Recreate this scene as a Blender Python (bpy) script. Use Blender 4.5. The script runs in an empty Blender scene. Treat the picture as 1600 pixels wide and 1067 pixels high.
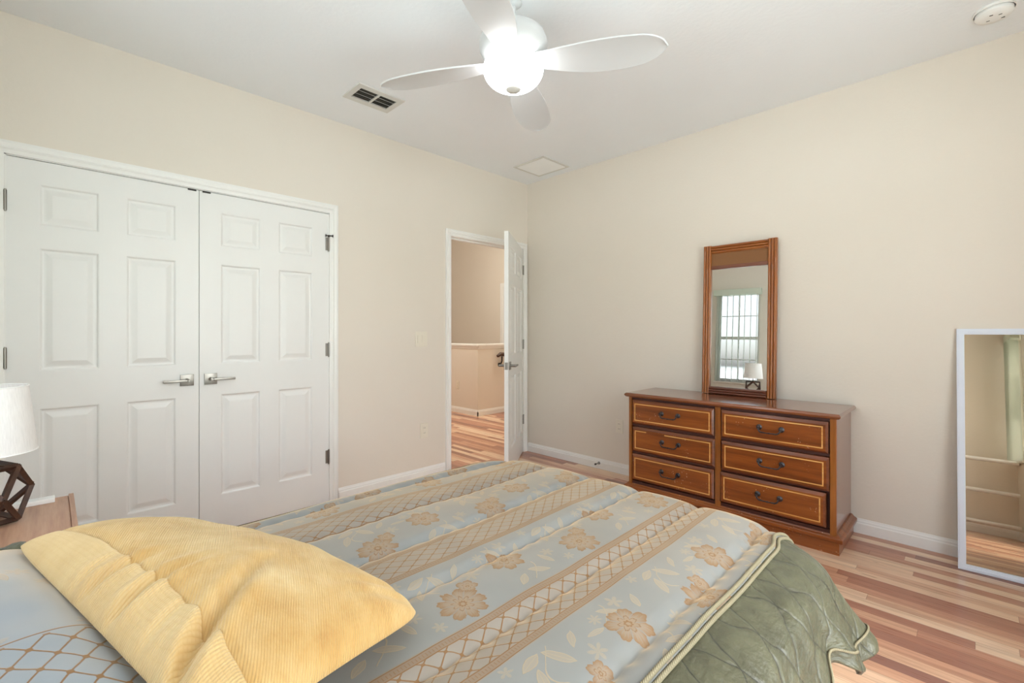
import bpy, bmesh, math, random
from mathutils import Vector, Matrix, noise
random.seed(7)
PI = math.pi
SC = bpy.context.scene
COL = SC.collection

# ------------------------------------------------------------------ camera
F_PX, YAW, HORIZON, CAM_H = 722.2, math.radians(45.03), 519.6, 1.22
cam_d = bpy.data.cameras.new('camera')
cam_d.sensor_width = 36.0
cam_d.lens = F_PX / 1600 * 36.0
cam_d.shift_y = -(533.5 - HORIZON) / 1600
cam_d.clip_start = 0.05
cam = bpy.data.objects.new('camera', cam_d)
COL.objects.link(cam)
cam.location = (0, 0, CAM_H)
cam.rotation_euler = (PI / 2, 0, YAW)
SC.camera = cam

# ------------------------------------------------------------------ room numbers
XL, XR, YH, YF, ZC = -3.272, 0.80, -0.50, 3.494, 2.75     # left, right, head (bed) and far wall, ceiling
# openings: (along0, along1, z0, z1)
CLOSET = (-0.158, 1.416, 0.0, 2.078)
DOORWAY = (2.500, 3.425, 0.0, 2.078)
WIN_HEAD = (-2.86, -2.24, 0.76, 2.12)
WIN_SIDE = (-0.44, -0.16, 0.80, 2.12)
WIN_FILL_SIDE = (0.45, 2.20, 0.20, 2.30)  # unseen window, added to bring more daylight into the room
WIN_FILL_BED = (-1.75, -0.10, 0.95, 2.20)  # added out of view over the bed for frontal daylight

# ------------------------------------------------------------------ world and daylight
GROUND_LIGHT = 7.4
world = bpy.data.worlds.new('sky')
SC.world = world
world.use_nodes = True
wn = world.node_tree
bg = wn.nodes['Background']
sky = wn.nodes.new('ShaderNodeTexSky')
sky.sky_type = 'NISHITA'
sky.sun_disc = False
sky.sun_elevation = math.radians(50)
sky.sun_rotation = math.radians(80)
sky.air_density = 1.0
sky.dust_density = 2.5
hsv = wn.nodes.new('ShaderNodeHueSaturation')
hsv.inputs['Saturation'].default_value = 0.42
wn.links.new(sky.outputs[0], hsv.inputs['Color'])
# pale glowing ground below the horizon, added to light the ceiling
tc = wn.nodes.new('ShaderNodeTexCoord'); sp = wn.nodes.new('ShaderNodeSeparateXYZ'); wn.links.new(tc.outputs['Generated'], sp.inputs[0])
mr_ = wn.nodes.new('ShaderNodeMapRange'); mr_.inputs['From Min'].default_value = -0.006; mr_.inputs['From Max'].default_value = 0.004
wn.links.new(sp.outputs[2], mr_.inputs['Value'])
gn = wn.nodes.new('ShaderNodeTexNoise'); gn.inputs['Scale'].default_value = 9.0
gr = wn.nodes.new('ShaderNodeValToRGB'); gr.color_ramp.elements[0].position = 0.35; gr.color_ramp.elements[1].position = 0.65
gr.color_ramp.elements[0].color = (0.78, 0.86, 0.86, 1); gr.color_ramp.elements[1].color = (0.96, 1.0, 1.0, 1)
wn.links.new(tc.outputs['Generated'], gn.inputs[0]); wn.links.new(gn.outputs['Fac'], gr.inputs[0])
gs = wn.nodes.new('ShaderNodeVectorMath'); gs.operation = 'SCALE'; gs.inputs['Scale'].default_value = GROUND_LIGHT
wn.links.new(gr.outputs[0], gs.inputs[0])
wm = wn.nodes.new('ShaderNodeMix'); wm.data_type = 'RGBA'
wn.links.new(mr_.outputs['Result'], wm.inputs[0]); wn.links.new(gs.outputs[0], wm.inputs[6]); wn.links.new(hsv.outputs[0], wm.inputs[7])
wn.links.new(wm.outputs[2], bg.inputs[0])
bg.inputs[1].default_value = 1.08

def portal(name, loc, rot, sx, sy):
    l = bpy.data.lights.new(name, 'AREA')
    l.shape = 'RECTANGLE'; l.size = sx; l.size_y = sy
    l.cycles.is_portal = True
    o = bpy.data.objects.new(name, l); COL.objects.link(o)
    o.location = loc; o.rotation_euler = rot
    return o
for w in (WIN_HEAD, WIN_FILL_BED):
    portal('window_portal', ((w[0]+w[1])/2, YH-0.16, (w[2]+w[3])/2), (-PI/2, 0, 0), w[1]-w[0], w[3]-w[2])
for w in (WIN_SIDE, WIN_FILL_SIDE):
    portal('window_portal', (XR+0.16, (w[0]+w[1])/2, (w[2]+w[3])/2), (PI/2, 0, -PI/2), w[1]-w[0], w[3]-w[2])

def point(name, loc, power, color, radius):
    l = bpy.data.lights.new(name, 'POINT')
    l.energy = power; l.color = color; l.shadow_soft_size = radius
    o = bpy.data.objects.new(name, l); COL.objects.link(o); o.location = loc
    return o
HALL_LAMP_POWER = 66
point('hallway_lamp_light', (-5.6, 3.6, 2.6), HALL_LAMP_POWER, (1.0, 0.97, 0.86), 0.12)
point('stair_lamp_light', (-4.6, 5.2, 2.75), 42, (1.0, 0.97, 0.84), 0.12)

SC.view_settings.view_transform = 'Standard'
SC.view_settings.look = 'None'
SC.view_settings.gamma = 1.0
SC.view_settings.use_curve_mapping = False
SC.view_settings.exposure = 0.06
SC.cycles.max_bounces = 10
SC.cycles.diffuse_bounces = 6
SC.cycles.glossy_bounces = 4
SC.cycles.use_denoising = True
SC.cycles.sample_clamp_indirect = 6.0
SC.cycles.caustics_reflective = False
SC.cycles.caustics_refractive = False

# ------------------------------------------------------------------ small node language
def lin(c):
    def f(v):
        v /= 255.0
        return v / 12.92 if v <= 0.04045 else ((v + 0.055) / 1.055) ** 2.4
    return (f(c[0]), f(c[1]), f(c[2]), 1.0)

class X:
    """a scalar socket with arithmetic"""
    nt = None
    def __init__(s, v): s.v = v
def _v(a): return a.v if isinstance(a, X) else a
def M(op, a, b=None, c=None, clamp=False):
    n = X.nt.nodes.new('ShaderNodeMath'); n.operation = op; n.use_clamp = clamp
    for i, q in enumerate((a, b, c)):
        if q is None: continue
        q = _v(q)
        if isinstance(q, (int, float)): n.inputs[i].default_value = q
        else: X.nt.links.new(q, n.inputs[i])
    return X(n.outputs[0])
X.__add__ = lambda s, o: M('ADD', s, o)
X.__radd__ = lambda s, o: M('ADD', s, o)
X.__sub__ = lambda s, o: M('SUBTRACT', s, o)
X.__rsub__ = lambda s, o: M('SUBTRACT', o, s)
X.__mul__ = lambda s, o: M('MULTIPLY', s, o)
X.__rmul__ = lambda s, o: M('MULTIPLY', s, o)
X.__truediv__ = lambda s, o: M('DIVIDE', s, o)
X.__neg__ = lambda s: M('MULTIPLY', s, -1.0)
def xabs(a): return M('ABSOLUTE', a)
def xfract(a): return M('FRACT', a)
def xfloor(a): return M('FLOOR', a)
def xmin(a, b): return M('MINIMUM', a, b)
def xmax(a, b): return M('MAXIMUM', a, b)
def xsin(a): return M('SINE', a)
def xcos(a): return M('COSINE', a)
def step_below(a, edge, soft):          # 1 where a < edge
    n = X.nt.nodes.new('ShaderNodeMapRange'); n.interpolation_type = 'SMOOTHSTEP'
    n.inputs['From Min'].default_value = edge - soft; n.inputs['From Max'].default_value = edge + soft
    n.inputs['To Min'].default_value = 1.0; n.inputs['To Max'].default_value = 0.0
    X.nt.links.new(_v(a), n.inputs['Value'])
    return X(n.outputs['Result'])
def tri(a, period):                     # distance to nearest multiple of period
    f = xfract(a / period + 0.5)
    return xabs(f - 0.5) * period
def coords(kind='Object', scale=(1, 1, 1), rot=(0, 0, 0), uv=None):
    t = X.nt.nodes.new('ShaderNodeTexCoord')
    mp = X.nt.nodes.new('ShaderNodeMapping')
    X.nt.links.new(t.outputs[kind], mp.inputs[0])
    mp.inputs['Scale'].default_value = scale; mp.inputs['Rotation'].default_value = rot
    return mp.outputs[0]
def split(vec):
    s = X.nt.nodes.new('ShaderNodeSeparateXYZ'); X.nt.links.new(vec, s.inputs[0])
    return X(s.outputs[0]), X(s.outputs[1]), X(s.outputs[2])
def combine(a, b, c=0.0):
    s = X.nt.nodes.new('ShaderNodeCombineXYZ')
    for i, q in enumerate((a, b, c)):
        q = _v(q)
        if isinstance(q, (int, float)): s.inputs[i].default_value = q
        else: X.nt.links.new(q, s.inputs[i])
    return s.outputs[0]
def noise_t(vec, scale, detail=2.0, rough=0.5, color=False):
    n = X.nt.nodes.new('ShaderNodeTexNoise')
    if vec is not None: X.nt.links.new(vec, n.inputs['Vector'])
    n.inputs['Scale'].default_value = scale; n.inputs['Detail'].default_value = detail; n.inputs['Roughness'].default_value = rough
    return n.outputs['Color'] if color else X(n.outputs['Fac'])
def white(vec, color=False):
    n = X.nt.nodes.new('ShaderNodeTexWhiteNoise'); X.nt.links.new(vec, n.inputs['Vector'])
    return n.outputs['Color'] if color else X(n.outputs['Value'])
def ramp(fac, stops, interp='LINEAR'):
    n = X.nt.nodes.new('ShaderNodeValToRGB'); n.color_ramp.interpolation = interp
    e = n.color_ramp.elements
    while len(e) < len(stops): e.new(0.5)
    for k, (p, c) in enumerate(stops):
        e[k].position = p; e[k].color = lin(c)
    X.nt.links.new(_v(fac), n.inputs[0])
    return n.outputs[0]
def mixc(fac, a, b, mode='MIX'):
    n = X.nt.nodes.new('ShaderNodeMix'); n.data_type = 'RGBA'; n.blend_type = mode
    for q, sock in ((fac, n.inputs[0]), (a, n.inputs[6]), (b, n.inputs[7])):
        q = _v(q)
        if isinstance(q, (int, float)): sock.default_value = q
        elif isinstance(q, tuple): sock.default_value = lin(q)
        else: X.nt.links.new(q, sock)
    return n.outputs[2]

class Mat:
    def __init__(s, name, color=(200, 200, 200), rough=0.5, metal=0.0, spec=0.5, sheen=0.0, coat=0.0):
        s.m = bpy.data.materials.new(name); s.m.use_nodes = True
        s.nt = s.m.node_tree; X.nt = s.nt
        s.b = s.nt.nodes['Principled BSDF']
        s.b.inputs['Base Color'].default_value = lin(color)
        s.b.inputs['Roughness'].default_value = rough
        s.b.inputs['Metallic'].default_value = metal
        s.b.inputs['Specular IOR Level'].default_value = spec
        s.b.inputs['Sheen Weight'].default_value = sheen
        s.b.inputs['Coat Weight'].default_value = coat
    def set(s, key, val):
        val = _v(val)
        if isinstance(val, (int, float)): s.b.inputs[key].default_value = val
        else: s.nt.links.new(val, s.b.inputs[key])
        return s
    def bump(s, height, strength=0.3, dist=0.01):
        n = s.nt.nodes.new('ShaderNodeBump'); n.inputs['Strength'].default_value = strength; n.inputs['Distance'].default_value = dist
        s.nt.links.new(_v(height), n.inputs['Height']); s.nt.links.new(n.outputs[0], s.b.inputs['Normal'])
        return s

def mottled(name, color, rough, amount=0.03, scale=6.0, bump=None, **k):
    m = Mat(name, color, rough, **k)
    v = coords()
    f = noise_t(v, scale, 3)
    d = tuple(max(0, c * (1 - amount)) for c in color); u = tuple(min(255, c * (1 + amount)) for c in color)
    m.set('Base Color', ramp(f, [(0.3, d), (0.7, u)]))
    if bump: m.bump(noise_t(v, bump[0], 4), bump[1], bump[2])
    return m.m

def wood(name, dark, mid, light, rough=0.3, axis='x', scale=1.0, coat=0.0, specks=False):
    m = Mat(name, mid, rough, coat=coat)
    sc = {'x': (0.6, 9, 9), 'y': (9, 0.6, 9), 'z': (9, 9, 0.6)}[axis]
    v = coords(scale=tuple(c * scale for c in sc))
    g = noise_t(v, 2.2, 5, 0.62)
    v2 = coords(scale=tuple(c * scale * 7 for c in sc))
    fine = noise_t(v2, 2.0, 3)
    f = g * 0.8 + fine * 0.2
    c = ramp(f, [(0.3, dark), (0.5, mid), (0.7, light)])
    if specks:
        s = noise_t(coords(), 120, 1); big = noise_t(coords(), 7, 2)
        k = step_below(1.0 - s, 0.275, 0.01) * step_below(1.0 - big, 0.44, 0.05)
        c = mixc(k, c, (222, 190, 160))
    m.set('Base Color', c)
    m.bump(fine, 0.08, 0.002)
    m.b.inputs['Coat Roughness'].default_value = 0.15
    return m.m

WALL = (226, 217, 202)
def wall_mat():
    m = Mat('painted_wall', WALL, 0.62, spec=0.3)
    v = coords()
    m.set('Base Color', ramp(noise_t(v, 0.9, 2), [(0.3, (223, 215, 203)), (0.7, (227, 219, 208))]))
    m.bump(noise_t(v, 60, 4, 0.6), 0.22, 0.004)
    return m.m
M_WALL = wall_mat()
M_CEIL = mottled('ceiling_paint', (238, 241, 244), 0.8, 0.008, 1.0, bump=(45, 0.25, 0.004), spec=0.2)
M_TRIM = mottled('white_trim_paint', (236, 235, 232), 0.35, 0.006, 3)
M_DOOR = mottled('white_door_paint', (232, 232, 230), 0.38, 0.006, 3)
M_PLATE = mottled('almond_plate', (228, 221, 206), 0.4, 0.005, 3)
M_SLOT = mottled('outlet_slot', (60, 55, 50), 0.6)
M_NICKEL = mottled('satin_nickel', (150, 146, 140), 0.36, 0.02, 20, metal=1.0)
M_BLACKM = mottled('dark_metal', (58, 54, 52), 0.4, 0.05, 30, metal=0.7)
M_PEWTER = mottled('aged_pewter', (74, 70, 72), 0.38, 0.12, 90, metal=0.85)
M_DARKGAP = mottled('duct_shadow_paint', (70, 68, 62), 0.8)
M_VENT = mottled('vent_enamel', (214, 213, 208), 0.45, 0.006)
M_FAN = mottled('fan_white', (208, 209, 210), 0.35, 0.006)
M_WHITEPL = mottled('white_plastic', (240, 240, 238), 0.4, 0.006)
M_FRAMEW = mottled('mirror_frame_white', (222, 228, 240), 0.35, 0.01, 8)
M_DRESS = wood('dresser_wood_front', (96, 44, 12), (132, 68, 22), (156, 88, 34), 0.28, 'x', 1.0, 0.35, specks=True)
M_DRESSV = wood('dresser_wood_upright', (100, 54, 18), (138, 80, 30), (160, 98, 42), 0.25, 'z', 1.0, 0.5)
M_DRESSTOP = wood('dresser_wood_top', (96, 52, 30), (128, 74, 46), (150, 92, 62), 0.22, 'x', 1.0, 0.7)
M_DRAWRIM = wood('drawer_rim_wood', (84, 42, 22), (116, 62, 34), (140, 80, 48), 0.3, 'x', 1.0, 0.3)
M_INLAY = wood('inlay_wood', (190, 132, 66), (218, 164, 92), (232, 184, 116), 0.4, 'x', 3.0)
M_RECESS = mottled('dresser_recess', (62, 26, 16), 0.5, 0.1)
M_MIRWOOD = wood('mirror_wood_upright', (132, 70, 26), (156, 90, 36), (172, 106, 48), 0.3, 'z', 1.6, 0.3)
M_MIRWOODH = wood('mirror_wood_rail', (132, 70, 26), (156, 90, 36), (172, 106, 48), 0.3, 'x', 1.6, 0.3)
M_MIRDARK = wood('mirror_wood_sill', (78, 40, 26), (108, 60, 42), (132, 80, 58), 0.3, 'x', 1.6, 0.3)
M_NIGHT = wood('nightstand_wood', (150, 108, 84), (182, 140, 114), (204, 166, 140), 0.4, 'x', 1.0)
M_WALNUT = wood('lamp_walnut', (48, 28, 20), (70, 44, 32), (96, 64, 46), 0.4, 'z', 1.5)
M_RAIL = wood('handrail_wood', (50, 34, 26), (74, 52, 40), (96, 70, 54), 0.35, 'y', 1.5)
M_MATTRESS = mottled('mattress_ticking', (225, 222, 214), 0.8, 0.01, 9)
M_SILLSTONE = mottled('window_sill_marble', (232, 230, 224), 0.25, 0.03, 9)
def cane_mat():
    m = Mat('woven_cane', (128, 84, 44), 0.6)
    v = coords(scale=(1, 1, 1)); a, b, c = split(v)
    w = xabs(xsin(a * 900.0)) * xabs(xsin(c * 900.0))
    m.set('Base Color', ramp(w, [(0.0, (112, 72, 40)), (1.0, (158, 108, 60))])); m.bump(w, 0.4, 0.001)
    return m.m
M_CANE = cane_mat()
def mirror_mat(name, color):
    m = Mat(name, color, 0.0, metal=1.0); m.b.inputs['Roughness'].default_value = 0.012
    m.set('Base Color', ramp(noise_t(coords(), 2.0), [(0.0, color), (1.0, tuple(min(255, c + 2) for c in color))]))
    return m.m
M_MIRROR = mirror_mat('mirror_silver', (240, 240, 238))
M_MIRROR2 = mirror_mat('cheap_mirror_silver', (200, 188, 172))
def glass_mat():
    m = bpy.data.materials.new('window_glass'); m.use_nodes = True; nt = m.node_tree; X.nt = nt
    nt.nodes.remove(nt.nodes['Principled BSDF'])
    out = nt.nodes['Material Output']
    t = nt.nodes.new('ShaderNodeBsdfTransparent'); g = nt.nodes.new('ShaderNodeBsdfGlossy'); g.inputs['Roughness'].default_value = 0.01
    t.inputs[0].default_value = (0.95, 0.97, 0.96, 1)
    mx = nt.nodes.new('ShaderNodeMixShader'); mx.inputs[0].default_value = 0.06
    nt.links.new(t.outputs[0], mx.inputs[1]); nt.links.new(g.outputs[0], mx.inputs[2]); nt.links.new(mx.outputs[0], out.inputs[0])
    return m
M_GLASS = glass_mat()
def dimmed_glass():
    m = M_GLASS.copy(); m.name = 'dimmed_window_glass'
    for n in m.node_tree.nodes:
        if n.type == 'BSDF_TRANSPARENT': n.inputs[0].default_value = (0.60, 0.61, 0.62, 1)  # pane tint put in to dim the outdoors in the mirror reflection
    return m
M_GLASS_DIM = dimmed_glass()
def emit_bowl():
    m = Mat('frosted_lit_glass', (250, 248, 240), 0.35)
    m.b.inputs['Emission Color'].default_value = (0.95, 0.98, 1.0, 1)
    m.b.inputs['Emission Strength'].default_value = 7.5
    return m.m
M_BOWL = emit_bowl()
def shade_mat():
    m = Mat('linen_lampshade', (238, 236, 234), 0.85)
    v = coords(scale=(1, 1, 1)); f = noise_t(coords(scale=(300, 300, 20)), 1.0, 2)
    m.set('Base Color', ramp(f, [(0.3, (232, 230, 228)), (0.7, (242, 240, 238))])); m.bump(f, 0.15, 0.0006)
    m.b.inputs['Subsurface Weight'].default_value = 0.0
    return m.m
M_SHADE = shade_mat()

def floor_mat():
    m = Mat('hardwood_strips', (200, 150, 118), 0.3, coat=0.25)
    v = coords(); a, b, c = split(v)
    PW = 0.060
    row = xfloor(b / PW)
    off = white(combine(row, 3.1)) * 3.0
    PL = 0.95
    pid = xfloor((a + off) / PL)
    tone = white(combine(row, pid, 1.7))
    base = ramp(tone, [(0.0, (140, 96, 84)), (0.16, (170, 114, 92)), (0.40, (194, 138, 112)), (0.55, (208, 156, 126)), (0.66, (228, 188, 156)), (1.0, (238, 208, 178))])
    shift = combine(a * 1.3 + tone * 37.0, b * 26.0, row * 3.7)
    g = noise_t(shift, 1.6, 5, 0.6)
    base = mixc(step_below(g, 0.42, 0.16) * 0.42, base, (140, 84, 58))
    fine = noise_t(combine(a * 4.0 + tone * 11.0, b * 160.0, row), 1.5, 3)
    base = mixc(step_below(fine, 0.44, 0.1) * 0.16, base, (110, 64, 44))
    knot = noise_t(combine(a * 5.0, b * 22.0, row * 1.9), 1.3, 2)
    base = mixc(step_below(1.0 - knot, 0.235, 0.03) * 0.55, base, (92, 52, 36))
    gapy = step_below(tri(b, PW), 0.0009, 0.0006)
    gapx = step_below(tri(a + off, PL), 0.0010, 0.0006)
    gap = xmax(gapy, gapx)
    base = mixc(gap * 0.45, base, (96, 54, 36))
    m.set('Base Color', base)
    m.set('Roughness', fine * 0.10 + 0.24)
    m.bump(1.0 - gap, 0.25, 0.001)
    m.b.inputs['Coat Roughness'].default_value = 0.12
    return m.m
M_FLOOR = floor_mat()

# ------------------------------------------------------------------ fabrics
def flower(px, py, R, k, ph, ragged):
    """returns (mask, rim) of a rounded many-petalled flower centred on 0"""
    r = M('SQRT', px * px + py * py)
    th = M('ARCTAN2', py, px)
    lobe = xabs(xcos(th * (k / 2.0) + ph))
    edge = (lobe * 0.30 + xabs(xcos(th * (k * 1.5) + ph)) * 0.07 + 0.65) * R + ragged * 0.022
    q = r / edge
    mask = step_below(q, 1.0, 0.04)
    grad = mask * (1.0 - step_below(q, 0.72, 0.26))              # dark towards the petal tips
    outline = mask * (1.0 - step_below(q, 0.93, 0.03))
    between = mask * step_below(lobe, 0.13, 0.07) * (1.0 - step_below(q, 0.34, 0.04))
    vein = mask * step_below(xabs(xsin(th * (k * 2.5) + ph + q * 2.0)), 0.34, 0.2) * (1.0 - step_below(q, 0.36, 0.06)) * step_below(q, 0.80, 0.12)
    ring = mask * step_below(xabs(q - 0.34 - lobe * 0.10), 0.035, 0.025)
    heart = step_below(xabs(q - 0.15), 0.05, 0.03)
    rim = xmax(grad * 0.72, xmax(outline, xmax(ring, heart)))
    return mask, rim, xmax(between, vein * 0.75)
def leaf(px, py, cx, cy, ang, a, b):
    dx, dy = px - cx, py - cy
    ca, sa = math.cos(ang), math.sin(ang)
    u = (dx * ca + dy * sa) / a
    w = (dy * ca - dx * sa) / b
    q = xabs(w) + u * u
    fill = step_below(q, 1.0, 0.08)
    line = step_below(xabs(q - 0.92), 0.12, 0.06)
    rib = fill * step_below(xabs(w), 0.10, 0.08)
    return fill, xmax(line, rib)
def starlet(px, py, cx, cy, R, k, ph):
    dx, dy = px - cx, py - cy
    r = M('SQRT', dx * dx + dy * dy); th = M('ARCTAN2', dy, dx)
    edge = xabs(xcos(th * (k / 2.0) + ph)) * R + R * 0.15
    return step_below(r / edge, 1.0, 0.12) * (0.35 + 0.35 * xabs(xcos(r * 900.0)))
def stem(px, py, x0, x1, y0, amp, freq, w):
    """a curling stem y = y0 + amp sin(freq x) between x0 and x1"""
    d = xabs(py - (xsin(px * freq) * amp + y0))
    return step_below(d, w, w * 0.5) * step_below(xabs(px - (x0 + x1) / 2), (x1 - x0) / 2, 0.002)

def brocade(name, ground, with_bands=True, lattice_only=False, s0=-0.665, lat=(0.036, 0.050), lw=0.0012):
    m = Mat(name, ground, 0.42, sheen=0.8)
    uvn = X.nt.nodes.new('ShaderNodeUVMap'); uvn.uv_map = 'cloth'
    u, v, _ = split(uvn.outputs[0])
    nz = noise_t(combine(u, v), 26, 3) - 0.5
    nz2 = noise_t(combine(u + 3.0, v), 90, 2) - 0.5
    thread = (126, 90, 50); thread2 = (168, 150, 124); thread3 = (154, 124, 90)
    weave = noise_t(combine(u * 900, v * 260), 1.0, 1)
    soft = noise_t(combine(u, v), 5, 3)
    base = ramp(soft, [(0.3, tuple(c * 0.96 for c in ground)), (0.7, tuple(min(255, c * 1.04) for c in ground))])
    ln = (xmin(tri(u / lat[0] + v / lat[1] + nz * 0.10, 1.0), tri(u / lat[0] - v / lat[1] + nz * 0.10, 1.0)))
    lwn = lw / lat[0] * 1.0
    line = step_below(ln, lwn * 1.25, lwn * 0.7)
    d1 = tri(u / lat[0] + v / lat[1] + nz * 0.10, 1.0); d2 = tri(u / lat[0] - v / lat[1] + nz * 0.10, 1.0)
    dot = step_below(d1 + d2, 0.17, 0.04)
    lattice = xmax(line, dot)
    if lattice_only:
        # lattice towards one side, florals towards the other
        zone = 1.0 - step_below(u, lattice_only + 0.012, 0.003)
        lattice = lattice * zone
        fzone = step_below(u, lattice_only, 0.003)
        bord = step_below(xabs(u - lattice_only - 0.006), 0.0016, 0.001)
        P = 0.37
        pu = (xfract((u - s0) / P) - 0.5) * P
    else:
        P = 0.37
        cu = (xfract((u - s0) / P + 0.5) - 0.5) * P       # 0 on a lattice band centre
        au = xabs(cu)
        zone = step_below(au, 0.045, 0.0015)
        lattice = lattice * zone
        b0 = step_below(xabs(au - 0.0535), 0.0080, 0.0012)
        bin_ = step_below(xabs(au - 0.0535), 0.0045, 0.001) * step_below(xabs(xsin(v * 420.0)), 0.55, 0.25)
        b1 = xmax(step_below(xabs(au - 0.0455), 0.0013, 0.0006), step_below(xabs(au - 0.0625), 0.0013, 0.0006))
        bord = xmax(b0 * 0.45, xmax(bin_ * 0.75, b1))
        fzone = 1.0 - step_below(au, 0.0665, 0.001)
        pu = (xfract((u - s0) / P) - 0.5) * P             # 0 mid floral strip
        pu = pu + nz * 0.014 + (noise_t(combine(u, v), 4.0, 1) - 0.5) * 0.03
    Q = 0.42
    pv = (xfract((v - 0.64) / Q) - 0.5) * Q               # +-0.21 at y=.64
    pv2 = (xfract((v - 0.64) / Q + 0.5) - 0.5) * Q        # 0 at y=.64+.42k
    ff = []
    lite = []
    mk1, rim1, cut1 = flower(pu - 0.055, pv2 * 1.0, 0.058, 9.0, 0.4, nz + nz2 * 0.7)
    mk2, rim2, cut2 = flower(pu + 0.018, pv + 0.012, 0.054, 7.0, 1.1, nz * 0.8)
    mk3, rim3, cut3 = flower(pu - 0.010, pv2 - 0.050, 0.026, 5.0, 0.2, nz * 0.6)
    fl = xmax(mk1, xmax(mk2, mk3)); rim = xmax(rim1, xmax(rim2, rim3)); cut = xmax(cut1, xmax(cut2, cut3 * 0.6))
    for (cx, cy, an, a, b, w) in ((-0.062, 0.020, 0.5, 0.034, 0.011, 0), (-0.085, -0.030, 1.9, 0.028, 0.010, 0), (-0.040, -0.045, -0.5, 0.030, 0.010, 0), (-0.075, 0.075, 2.4, 0.024, 0.008, 0)):
        f_, l_ = leaf(pu, pv2, cx, cy, an, a, b); ff.append(f_ * 0.45); lite.append(l_)
    for (cx, cy, an, a, b) in ((0.075, 0.020, 1.0, 0.030, 0.010), (0.085, -0.045, 2.3, 0.026, 0.009), (0.05, 0.075, 0.2, 0.026, 0.008), (-0.075, -0.010, 0.9, 0.026, 0.008), (-0.055, 0.070, 2.6, 0.024, 0.008), (-0.050, -0.085, 1.4, 0.024, 0.007)):
        f_, l_ = leaf(pu, pv, cx, cy, an, a, b); ff.append(f_ * 0.45); lite.append(l_)
    lite.append(starlet(pu, pv2, -0.02, 0.085, 0.019, 6, 0.3)); lite.append(starlet(pu, pv, -0.085, 0.03, 0.018, 5, 0.9))
    lite.append(starlet(pu, pv, -0.075, -0.055, 0.015, 7, 0.0)); lite.append(starlet(pu, pv2, 0.088, -0.085, 0.014, 6, 0.0))
    lite.append(starlet(pu, pv2, 0.030, -0.110, 0.016, 6, 0.5)); lite.append(starlet(pu, pv2, -0.100, -0.075, 0.013, 5, 0.0))
    lite.append(stem(pu, pv, -0.10, -0.045, -0.03, 0.025, 50.0, 0.0014)); lite.append(stem(pu, pv2, -0.095, -0.01, 0.0, 0.030, 42.0, 0.0016)); lite.append(stem(pu, pv, 0.035, 0.10, 0.0, 0.030, 38.0, 0.0016))
    L = lite[0]
    for q in lite[1:]: L = xmax(L, q)
    Fl = ff[0]
    for q in ff[1:]: Fl = xmax(Fl, q)
    fib = 0.72 + noise_t(combine(u * 500, v * 60), 1.0, 2) * 0.5
    gold = xmax(lattice, bord) + fzone * rim * 0.88 * (1.0 - cut * 0.85)
    fillm = fzone * fl * 0.62 * (1.0 - cut * 0.85)
    gold = M('MULTIPLY', gold, fib, clamp=True)
    crm = M('MULTIPLY', fzone * xmax(L * 0.80, Fl) * (1.0 - fl), fib, clamp=True)
    c = mixc(crm, base, thread2)
    if not lattice_only: c = mixc((1.0 - fzone) * 0.30, c, thread3)
    c = mixc(fillm, c, thread3)
    c = mixc(gold, c, thread)
    m.set('Base Color', c)
    m.b.inputs['Sheen Tint'].default_value = (0.88, 0.62, 0.34, 1)
    m.b.inputs['Sheen Roughness'].default_value = 0.35
    m.set('Roughness', gold * 0.1 + 0.40)
    m.bump(gold * 0.8 + crm * 0.8 + weave * 0.15, 0.35, 0.0012)
    return m.m
M_BROCADE = brocade('brocade_comforter', (132, 134, 133))
M_SHAM = brocade('brocade_sham', (142, 151, 158), lattice_only=0.10, lat=(0.056, 0.046), lw=0.0017, s0=0.0)

def pleat_mat():
    m = Mat('pintuck_satin', (84, 82, 60), 0.40, sheen=0.08, spec=0.6)
    uvn = X.nt.nodes.new('ShaderNodeUVMap'); uvn.uv_map = 'cloth'
    u, v, _ = split(uvn.outputs[0])
    wob = noise_t(combine(u, v), 7, 2) - 0.5
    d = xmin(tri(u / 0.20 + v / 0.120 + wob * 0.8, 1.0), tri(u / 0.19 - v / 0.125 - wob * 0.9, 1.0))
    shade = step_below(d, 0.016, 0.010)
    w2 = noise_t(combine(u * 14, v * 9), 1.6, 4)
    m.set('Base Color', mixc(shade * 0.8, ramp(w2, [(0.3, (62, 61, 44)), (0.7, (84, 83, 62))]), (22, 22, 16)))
    w3 = noise_t(combine(u * 60 + wob * 8.0, v * 16), 1.0, 4)
    m.bump(M('MINIMUM', d, 0.08) * 2.6 + w2 * 1.5 + w3 * 0.5, 0.75, 0.010)
    m.b.inputs['Sheen Tint'].default_value = (0.60, 0.74, 0.70, 1)
    return m.m
M_PLEAT = pleat_mat()
M_CORD = None
def cord_mat():
    m = Mat('twisted_cord', (196, 190, 164), 0.6)
    uvn = X.nt.nodes.new('ShaderNodeUVMap'); uvn.uv_map = 'cloth'
    u, v, _ = split(uvn.outputs[0])
    w = xabs(xsin(v * 480.0 + u * 1500.0))
    m.set('Base Color', ramp(w, [(0.0, (96, 88, 66)), (1.0, (152, 143, 116))])); m.bump(w, 0.5, 0.001)
    return m.m
M_CORD = cord_mat()
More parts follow.
